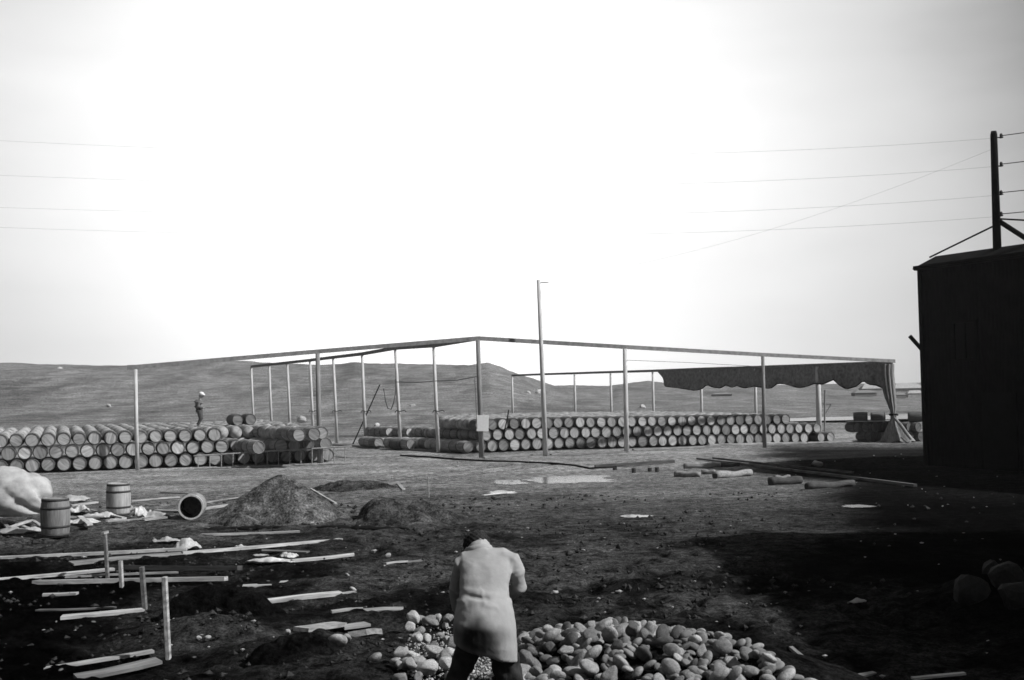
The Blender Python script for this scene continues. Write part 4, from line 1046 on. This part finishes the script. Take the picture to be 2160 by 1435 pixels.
for lo, hi, nm in [(0, 1345, 'in the back of the rubble heap'), (1345, 1385, 'in the middle of the rubble heap'), (1385, 1420, 'in the front of the rubble heap'), (1420, 9999, 'at the bottom edge before the rubble heap')]:
    row = sorted([q for q in RL if lo <= q[5] < hi], key=lambda q: q[4])
    for i, (x, y, r, z, px, py) in enumerate(row):
        t = random.choice([.8, 1.0, 1.2, 1.5, 1.7]); stone(random.choice(RUB), (x, y, z), r, f'{"pale" if t > 1.1 else "grey"} broken stone {nm}, {ordn(i)} from its left', 'broken stones left of and between the man\'s legs', 'rubble_stone', 'stone', t)
# odd stones over the yard
for k, (x, y, r, t, lb) in enumerate([(712, 1362, .12, 1.2, 'round pale rock left of the rubble'), (730, 1352, .07, 1.1, 'small pale rock behind the round one'), (745, 1247, .06, 1.6, 'bright fist-sized stone above the white batten'), (818, 1175, .06, 1.3, 'small stone left of the thin lath'),
                                      (734, 1216, .05, 1.2, 'small grey stone among the left boards'), (606, 1338, .05, 1.5, 'tiny white stone on the black earth'), (657, 1350, .04, 1.3, 'tiny pale stone beside the black earth'), (1172, 1252, .05, 1.6, 'small white stone right of the man'),
                                      (1230, 1163, .04, 1.4, 'tiny stone in the hoof-marked ground'), (420, 1349, .04, 1.5, 'tiny white stone behind the tall stake'), (439, 1347, .035, 1.4, 'tinier stone beside it'), (658, 1106, .06, 1.4, 'stone at the front of the gravel cone'),
                                      (2050, 1262, .27, .06, 'big dark boulder in the shade at right'), (2125, 1235, .26, .08, 'dark boulder at the right edge'), (2095, 1215, .22, .07, 'dark boulder behind the other two'), (2150, 1270, .24, .08, 'lowest dark boulder at the right edge'),
                                      (790, 1397, .09, .9, 'grey rock between the boards and rubble'), (1560, 1180, .04, 1.1, 'small stone at the edge of the building shade')]):
    p = at(x, y); stone((BIG if r > .2 else RUB if k % 2 else COB)[k % (4 if r > .2 else 10)], (p.x, p.y, gz(p.x, p.y) + r * .35), r, lb, None, 'rock', 'rock', t)
q = MB(); rr = random.Random(15)
for _ in range(1000):
    px, py = (rr.uniform(835, 1080), rr.uniform(1312, 1446)) if rr.random() < 1.1 else (rr.uniform(1075, 1700), rr.uniform(1330, 1446))
    if px < 1080 and px < np.interp(py, [1300, 1330, 1380, 1435], [868, 866, 855, 826]): continue
    if px > 1080 and py < np.interp(px, TOPX, TOPY) + 35: continue
    d_ = ray(px, py); t_ = (CH - .06) / -d_.z; x, D = d_.x * t_, t_; r = rr.uniform(.007, .022); z = gz(x, D) + pile_z(x, D) * .8 + rr.uniform(-.02, .05); j = lambda: rr.uniform(.5, 1.5) * r
    q.add([(x + j(), D + rr.uniform(-.5, .5) * r, z), (x, D + j(), z + j() * .3), (x - j(), D, z), (x, D - j(), z), (x + rr.uniform(-.6, .6) * r, D, z + j() * .8), (x, D, z - r)], [(0, 1, 4), (1, 2, 4), (2, 3, 4), (3, 0, 4), (1, 0, 5), (2, 1, 5), (3, 2, 5), (0, 3, 5)])
tag(q.build('rubble_grit', M['rubble']), 'stone chips and grit between the rubble and cobbles', 'grit', kind='stuff')
# pebbles and chips: nobody could count them
q = MB(); rr = random.Random(5)
for _ in range(480):
    D = 10 + 40 * rr.random() ** 1.1; x = rr.uniform(-.42, .42 if rr.random() < .6 else .1) * D; r = rr.uniform(.006, .02) * (1 + D / 40) * (1.8 if rr.random() < .05 else 1); z = gz(x, D) + rr.uniform(-.01, .03)
    q.add([(x + r * rr.uniform(.8, 1.4), D, z), (x, D + r, z), (x - r * rr.uniform(.8, 1.4), D, z), (x, D - r, z), (x + r * rr.uniform(-.5, .5), D, z + r * rr.uniform(.3, .6)), (x, D, z - r)], [(0, 1, 4), (1, 2, 4), (2, 3, 4), (3, 0, 4), (1, 0, 5), (2, 1, 5), (3, 2, 5), (0, 3, 5)])
tag(q.build('pebbles', M['rubble']), 'pale pebbles and wood chips scattered over the yard', 'pebbles', kind='stuff')
q = MB(); rr = random.Random(9)
for _ in range(4200):
    D = 9.5 + 24 * rr.random() ** 1.4; x = rr.uniform(-.44, .44) * D
    if float(fbm(x * .5, D * .4, 3, 205)) < -.03 or (x > .17 * D + 1.2 and rr.random() < .88): continue
    r = rr.uniform(.012, .035) * (1.5 if rr.random() < .1 else 1) * (1 + D / 60); z = gz(x, D) + rr.uniform(-.01, .03)
    j = lambda: rr.uniform(.6, 1.4) * r
    q.add([(x + j(), D + rr.uniform(-.5, .5) * r, z), (x, D + j(), z), (x - j(), D, z), (x, D - j(), z), (x + rr.uniform(-.4, .4) * r, D, z + j() * .7), (x, D, z - r)], [(0, 1, 4), (1, 2, 4), (2, 3, 4), (3, 0, 4), (1, 0, 5), (2, 1, 5), (3, 2, 5), (0, 3, 5)])
tag(q.build('earth_clods', M['dirt']), 'dark earth clods strewn over the dug foreground', 'earth', kind='stuff')
# ------------------------------------------------------------------ people
def fuse(b_, name, material, parent=None, voxel=.014, smooth=6, disp=None):
    me = b_.mesh(name); t = bpy.data.objects.new('tmp', me); C.objects.link(t)
    md = t.modifiers.new('r', 'REMESH'); md.mode = 'VOXEL'; md.voxel_size = voxel
    m2 = t.modifiers.new('s', 'SMOOTH'); m2.iterations = smooth; m2.factor = .5
    dg = bpy.context.evaluated_depsgraph_get(); ev = t.evaluated_get(dg); nm = bpy.data.meshes.new_from_object(ev)
    bpy.data.objects.remove(t); nm.name = name
    if disp:
        for v in nm.vertices: v.co = disp(v.co.copy(), v.normal.copy())
    nm.polygons.foreach_set('use_smooth', [True] * len(nm.polygons))
    return link(name, nm, material, parent)
def hand(q, wrist, dirv, side, s=1.0):
    d = dirv.normalized(); n_ = Vector((0, 0, 1)); a = d.cross(n_); a = a.normalized() if a.length > .1 else Vector((1, 0, 0)); dn = a.cross(d).normalized()
    palm = wrist + d * .05 * s; q.tube([wrist, wrist + d * .03 * s, wrist + d * .09 * s], [(.026 * s, .02 * s), (.036 * s, .016 * s), (.04 * s, .013 * s)], 10)
    for k, ln in enumerate([.07, .078, .073, .058]):
        b0 = wrist + d * .088 * s + a * (k - 1.5) * .021 * s; p1 = b0 + d * ln * .5 * s - dn * .012 * s; p2 = p1 + d * ln * .25 * s - dn * ln * .35 * s; p3 = p2 - d * ln * .1 * s - dn * ln * .3 * s
        q.tube([b0 - d * .02 * s, b0, p1, p2, p3], [.0095 * s, .0095 * s, .009 * s, .008 * s, .006 * s], 8)
    t0 = wrist + d * .035 * s + a * side * .032 * s; q.tube([t0 - a * side * .012 * s, t0 + d * .02 * s + a * side * .015 * s - dn * .01 * s, t0 + d * .05 * s + a * side * .012 * s - dn * .03 * s], [.013 * s, .011 * s, .008 * s], 8)
def head(q, c, r, fwd):
    f = fwd.normalized(); s = f.cross(Vector((0, 0, 1))).normalized(); u = s.cross(f).normalized(); rot = Matrix((s, f, u)).transposed()
    q.ball(c, (r * .74, r * .9, r), 18, 12, rot); q.ball(c + f * r * .32 - u * r * .5, (r * .5, r * .52, r * .5), 14, 8, rot)
    q.tube([c + f * r * .84 + u * r * .12, c + f * r * 1.12 - u * r * .22, c + f * r * .9 - u * r * .3], [r * .07, r * .14, r * .1], 8)
    for k in (-1, 1):
        q.ball(c + s * k * r * .76 - u * r * .06, (r * .08, r * .2, r * .28), 8, 6, rot); q.ball(c + s * k * r * .3 + f * r * .8 + u * r * .02, (r * .12, r * .08, r * .07), 8, 5, rot)
    q.tube([c + f * r * .86 - u * r * .56 - s * r * .2, c + f * r * .9 - u * r * .55, c + f * r * .86 - u * r * .56 + s * r * .2], r * .05, 6)
    return f, s, u, rot
# the man bending over the stones, seen from behind
O = Vector((-.27, 9.7, gz(-.27, 9.7)))
def P(px, py, ly): return pt(px, py, O.y + ly) - O
q = MB()
hc = P(1009, 1159, .46); fwd = Vector((-.35, .75, -.75))
hf, hs, hu, hrot = head(q, hc, .130, fwd)
neck = P(1012, 1172, .36)
q.tube([P(1022, 1195, .26), neck, hc - hf * .02], [.075, .062, .06], 12)
shR, elR, wrR = P(1075, 1184, .27), P(1096, 1238, .30), P(1068, 1258, .56)
shL, elL, wrL = P(977, 1190, .27), P(965, 1245, .40), P(968, 1290, .58)
q.tube([shR, elR], [.055, .045], 12); q.tube([elR, wrR], [.045, .028], 12); q.tube([shL, elL], [.055, .045], 12); q.tube([elL, wrL], [.045, .028], 12)
hand(q, wrR, Vector((-.5, .6, -.4)), 1); hand(q, wrL, Vector((.35, .5, -.6)), -1)
spine = [P(1024, 1330, -.02), P(1020, 1270, .06), P(1022, 1225, .16), P(1026, 1190, .27)]
q.tube(spine, [(.15, .11), (.14, .1), (.16, .1), (.15, .09)], 14)
hipL, hipR = Vector((-.055, -.0, .90)), Vector((.105, .0, .90))
knL, anL = Vector((-.215, .08, .50)), Vector((-.36, -.06, .09)); knR, anR = Vector((.215, .10, .48)), Vector((.31, -.02, .09))
for h_, k_, a_ in ((hipL, knL, anL), (hipR, knR, anR)): q.tube([h_, k_, a_], [.085, .058, .04], 12); q.ball(a_ + Vector((0, .06, -.045)), (.045, .12, .04), 10, 6)
person = fuse(q, 'person', M['skin'], None, .009, 3); person.location = O
tag(person, 'man in a pale work coat bending over the cobbles, back to the camera', 'person')
q = MB(); q.tube([hipL + Vector((0, 0, .08)), hipL, (hipL + knL) / 2, knL, (knL + anL) / 2, anL + Vector((0, 0, .03))], [.10, .106, .096, .084, .08, .078], 14)
q.tube([hipR + Vector((0, 0, .08)), hipR, (hipR + knR) / 2, knR, (knR + anR) / 2, anR + Vector((0, 0, .03))], [.10, .108, .112, .105, .095, .085], 14); q.ball((.055, .0, .93), (.15, .12, .12))
fuse(q, 'trousers', M['trouser'], person, .012, 4, lambda c, n_: c + n_ * (.012 * math.sin(c.z * 42 + c.x * 25) * math.sin(c.x * 17 + c.y * 20)))
for a_ in (anL, anR):
    q = MB(); q.tube([a_ + Vector((0, 0, .1)), a_ + Vector((0, 0, 0)), a_ + Vector((0, .0, -.05))], [.065, .06, .06], 12); q.ball(a_ + Vector((0, .07, -.055)), (.06, .15, .05)); fuse(q, 'boot', M['boot'], person, .012, 3)
rings = [(958, 1092, 1372, -.01, .19), (957, 1093, 1352, -.02, .2), (957, 1090, 1320, -.03, .2), (960, 1084, 1290, .0, .185), (965, 1077, 1262, .04, .165), (969, 1075, 1243, .09, .15), (968, 1078, 1215, .16, .145), (968, 1082, 1192, .23, .135), (966, 1091, 1178, .285, .12), (972, 1084, 1167, .32, .10), (986, 1062, 1158, .35, .085)]
q = MB(); pts = []; vs = []; n = 28
for ri, (xa, xb, y, ly, b2) in enumerate(rings):
    a, b_ = P(xa, y, ly), P(xb, y, ly); c = (a + b_) / 2; ra = (b_ - a).length / 2
    for k in range(n):
        an = 2 * math.pi * k / n; hem = (-.015 - .075 * math.cos(an), -.01 - .06 * math.cos(an), -.03 * math.cos(an))[ri] if ri < 3 else 0
        vs.append(c + Vector((math.cos(an) * ra, math.sin(an) * b2, hem)))
fs = [(i * n + k, i * n + (k + 1) % n, (i + 1) * n + (k + 1) % n, (i + 1) * n + k) for i in range(len(rings) - 1) for k in range(n)] + [tuple(range(n - 1, -1, -1)), tuple((len(rings) - 1) * n + k for k in range(n))]
q.add(vs, fs)
q.tube([P(1040, 1196, .26), P(1064, 1184, .275), shR, (shR + elR) / 2 + Vector((.006, 0, 0)), elR, elR.lerp(wrR, .5), elR.lerp(wrR, .92)], [.04, .078, .086, .076, .058, .056, .052], 14)
q.tube([P(1010, 1200, .26), P(988, 1189, .275), shL, (shL + elL) / 2, elL, elL.lerp(wrL, .5), elL.lerp(wrL, .92)], [.04, .074, .081, .072, .064, .058, .052], 14)
q.tube([P(1016, 1176, .33), P(1009, 1162, .38), P(1006, 1156, .42)], [(.11, .085), (.09, .08), (.075, .07)], 16)
def cf(c, n_):
    s = O + c; px, py = c.x, c.z
    d = 0
    # waist crease across the left of the back, pulls at the armpits, skirt folds
    t = (c.z - (1.175 - .12 * (c.x + .08))); 
    if c.y < .2 and -.2 < c.x < .16: d -= .016 * math.exp(-(t / .014) ** 2) * math.exp(-((c.x + .02) / .09) ** 4); d += .012 * math.exp(-((t - .035) / .02) ** 2) * math.exp(-((c.x + .02) / .12) ** 2)
    if c.z < 1.1: d += .006 * math.sin(c.x * 22 + 5 * c.z) * sm(1.1 - c.z, 0, .25)
    d += .012 * float(fbm(c.x * 7, c.z * 5 + c.y * 4, 3, 8)) * 2
    ar = c.x - (.215 if c.x > .05 else -.175) - (1.32 - c.z) * (-.02 if c.x > .05 else -.04)
    if c.y < .36 and c.z > 1.14: d -= .012 * math.exp(-(ar / .011) ** 2) * float(sm(1.43 - c.z, 0, .1))
    rg = 1 - abs(float(fbm(c.x * 5 + c.z * 3, c.z * 6 - c.x * 2 + 4, 3, 17))) * 6
    d += .007 * max(0, rg) ** 2 * float(sm(c.z, 1.0, 1.12))
    return c + n_ * d
cc = P(1009, 1164, .385); col = MB(); ring_ = []
for k in range(25):
    a = 2 * math.pi * k / 24; ring_.append(cc + Vector((math.cos(a) * .092, math.sin(a) * .08, .028 * math.sin(a) * -1 + .012 * math.cos(a))))
col.tube(ring_, [(.026, .040)] * 25, 10, cap=False); fuse(col, 'collar', M['coat'], person, .009, 3)
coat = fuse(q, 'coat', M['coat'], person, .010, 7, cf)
# dark seat of the coat: stain plus shade under the rump, painted in
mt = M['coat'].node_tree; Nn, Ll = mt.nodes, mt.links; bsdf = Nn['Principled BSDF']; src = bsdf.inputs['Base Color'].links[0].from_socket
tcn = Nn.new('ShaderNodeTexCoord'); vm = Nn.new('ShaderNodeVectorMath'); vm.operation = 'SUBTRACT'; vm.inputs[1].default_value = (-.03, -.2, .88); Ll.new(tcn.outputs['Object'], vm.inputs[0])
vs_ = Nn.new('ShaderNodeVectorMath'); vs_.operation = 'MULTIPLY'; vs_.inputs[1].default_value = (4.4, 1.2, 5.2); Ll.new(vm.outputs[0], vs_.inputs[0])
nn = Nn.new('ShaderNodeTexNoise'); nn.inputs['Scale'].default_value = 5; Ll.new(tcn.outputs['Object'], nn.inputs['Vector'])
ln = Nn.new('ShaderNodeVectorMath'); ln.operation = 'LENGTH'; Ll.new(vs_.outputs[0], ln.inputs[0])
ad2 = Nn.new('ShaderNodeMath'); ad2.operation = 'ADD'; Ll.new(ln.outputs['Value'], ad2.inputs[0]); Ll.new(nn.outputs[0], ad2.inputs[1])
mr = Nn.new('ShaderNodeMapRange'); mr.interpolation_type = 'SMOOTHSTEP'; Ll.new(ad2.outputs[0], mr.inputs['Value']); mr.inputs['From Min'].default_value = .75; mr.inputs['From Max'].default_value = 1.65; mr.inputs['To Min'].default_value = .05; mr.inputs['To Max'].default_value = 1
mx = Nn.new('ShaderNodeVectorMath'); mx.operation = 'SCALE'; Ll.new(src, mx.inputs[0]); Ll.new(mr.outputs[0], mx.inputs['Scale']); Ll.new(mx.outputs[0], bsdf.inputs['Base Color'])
q = MB(); q.ball(hc + hu * .045 + hf * .0, (.106, .122, .104), 20, 12, hrot); q.ball(hc - hf * .01 + hu * .075, (.106, .09, .07), 18, 10, hrot)
fuse(q, 'hair', M['hair'], person, .009, 2, lambda c, n_: c + n_ * .006 * math.sin(c.x * 160) * math.sin(c.z * 140 + c.y * 90))
q = MB()
for e_, w_ in ((elR, wrR), (elL, wrL)): q.tube([e_.lerp(w_, .86), e_.lerp(w_, .98)], [.057, .05], 14)
fuse(q, 'cuffs', M['cuff'], person, .01, 1)
# the man standing on the left stack, in profile facing right
f = at(418, 899, .03 + 2 * BR + 2 * TZ); D_ = f.y; O2 = Vector(f)
def Q(px, py, dy=0): return pt(px, py, O2.y + dy) - O2
q = MB(); hd = Q(424.5, 833.5); f2, s2, u2, r2 = head(q, hd, .125, Vector((.9, -.2, -.3)))
q.tube([Q(421, 845), Q(423, 838)], [.06, .055], 10)
for k in (-1, 1):
    q.tube([Q(419, 848, k * .17), Q(418, 858, k * .2), Q(429, 861, k * .12)], [.05, .042, .03], 10); hand(q, Q(429, 861, k * .12), Vector((1, -.1 * k, -.2)), k)
    hp, kn, an = Q(420, 866, k * .09), Q(424, 883, k * .1 + (.08 if k > 0 else 0)), Q(417.5, 897, k * .11); q.tube([hp, kn, an], [.085, .06, .045], 10); q.ball(an + Vector((.06, 0, -.02)), (.12, .045, .04), 10, 6)
q.tube([Q(420, 866), Q(417, 856), Q(419, 847)], [(.12, .15), (.11, .14), (.12, .17)], 12)
p2 = fuse(q, 'person', M['skin'], None, .014, 3); p2.location = O2; tag(p2, 'man in a white cap standing on top of the left barrel stack', 'person')
q = MB(); q.tube([Q(420.5, 868), Q(417, 857), Q(418.5, 849), Q(420, 845)], [(.17, .16), (.16, .17), (.17, .2), (.11, .12)], 14)
for k in (-1, 1): q.tube([Q(419, 848, k * .17), Q(418, 858, k * .2), Q(428, 861, k * .13)], [.085, .07, .055], 10)
fuse(q, 'jacket', M['jacket'], p2, .016, 3)
q = MB()
for k in (-1, 1): hp, kn, an = Q(420.5, 866, k * .09), Q(424, 883, k * .1 + (.08 if k > 0 else 0)), Q(417.5, 896, k * .11); q.tube([hp, kn, an], [.125, .1, .08], 12)
q.ball(Q(420, 866), (.15, .17, .12)); fuse(q, 'trousers', M['pants2'], p2, .016, 3)
q = MB(); q.ball(hd + u2 * .045, (.115, .125, .095), 14, 10, r2); q.ball(hd + u2 * .05 + f2 * .11, (.085, .075, .018), 10, 6, r2); fuse(q, 'cap', M['cap'], p2, .014, 2)
# ------------------------------------------------------------------ haze
if HAZE:
    q = MB().box((0, 0, 48), (1960, 1960, 102)); q = q.build('haze', None); tag(q, 'thin pale sea haze over the whole yard and hill', 'haze', kind='stuff')
    m = bpy.data.materials.new('haze'); m.use_nodes = True; m.node_tree.nodes.clear(); oo = m.node_tree.nodes.new('ShaderNodeOutputMaterial'); vv = m.node_tree.nodes.new('ShaderNodeVolumePrincipled')
    vv.inputs['Color'].default_value = (1, 1, 1, 1); vv.inputs['Density'].default_value = HAZE; vv.inputs['Anisotropy'].default_value = .75
    m.node_tree.links.new(vv.outputs[0], oo.inputs['Volume']); q.data.materials.append(m)
print('barrels', NB[0], 'objects', len(S.objects))
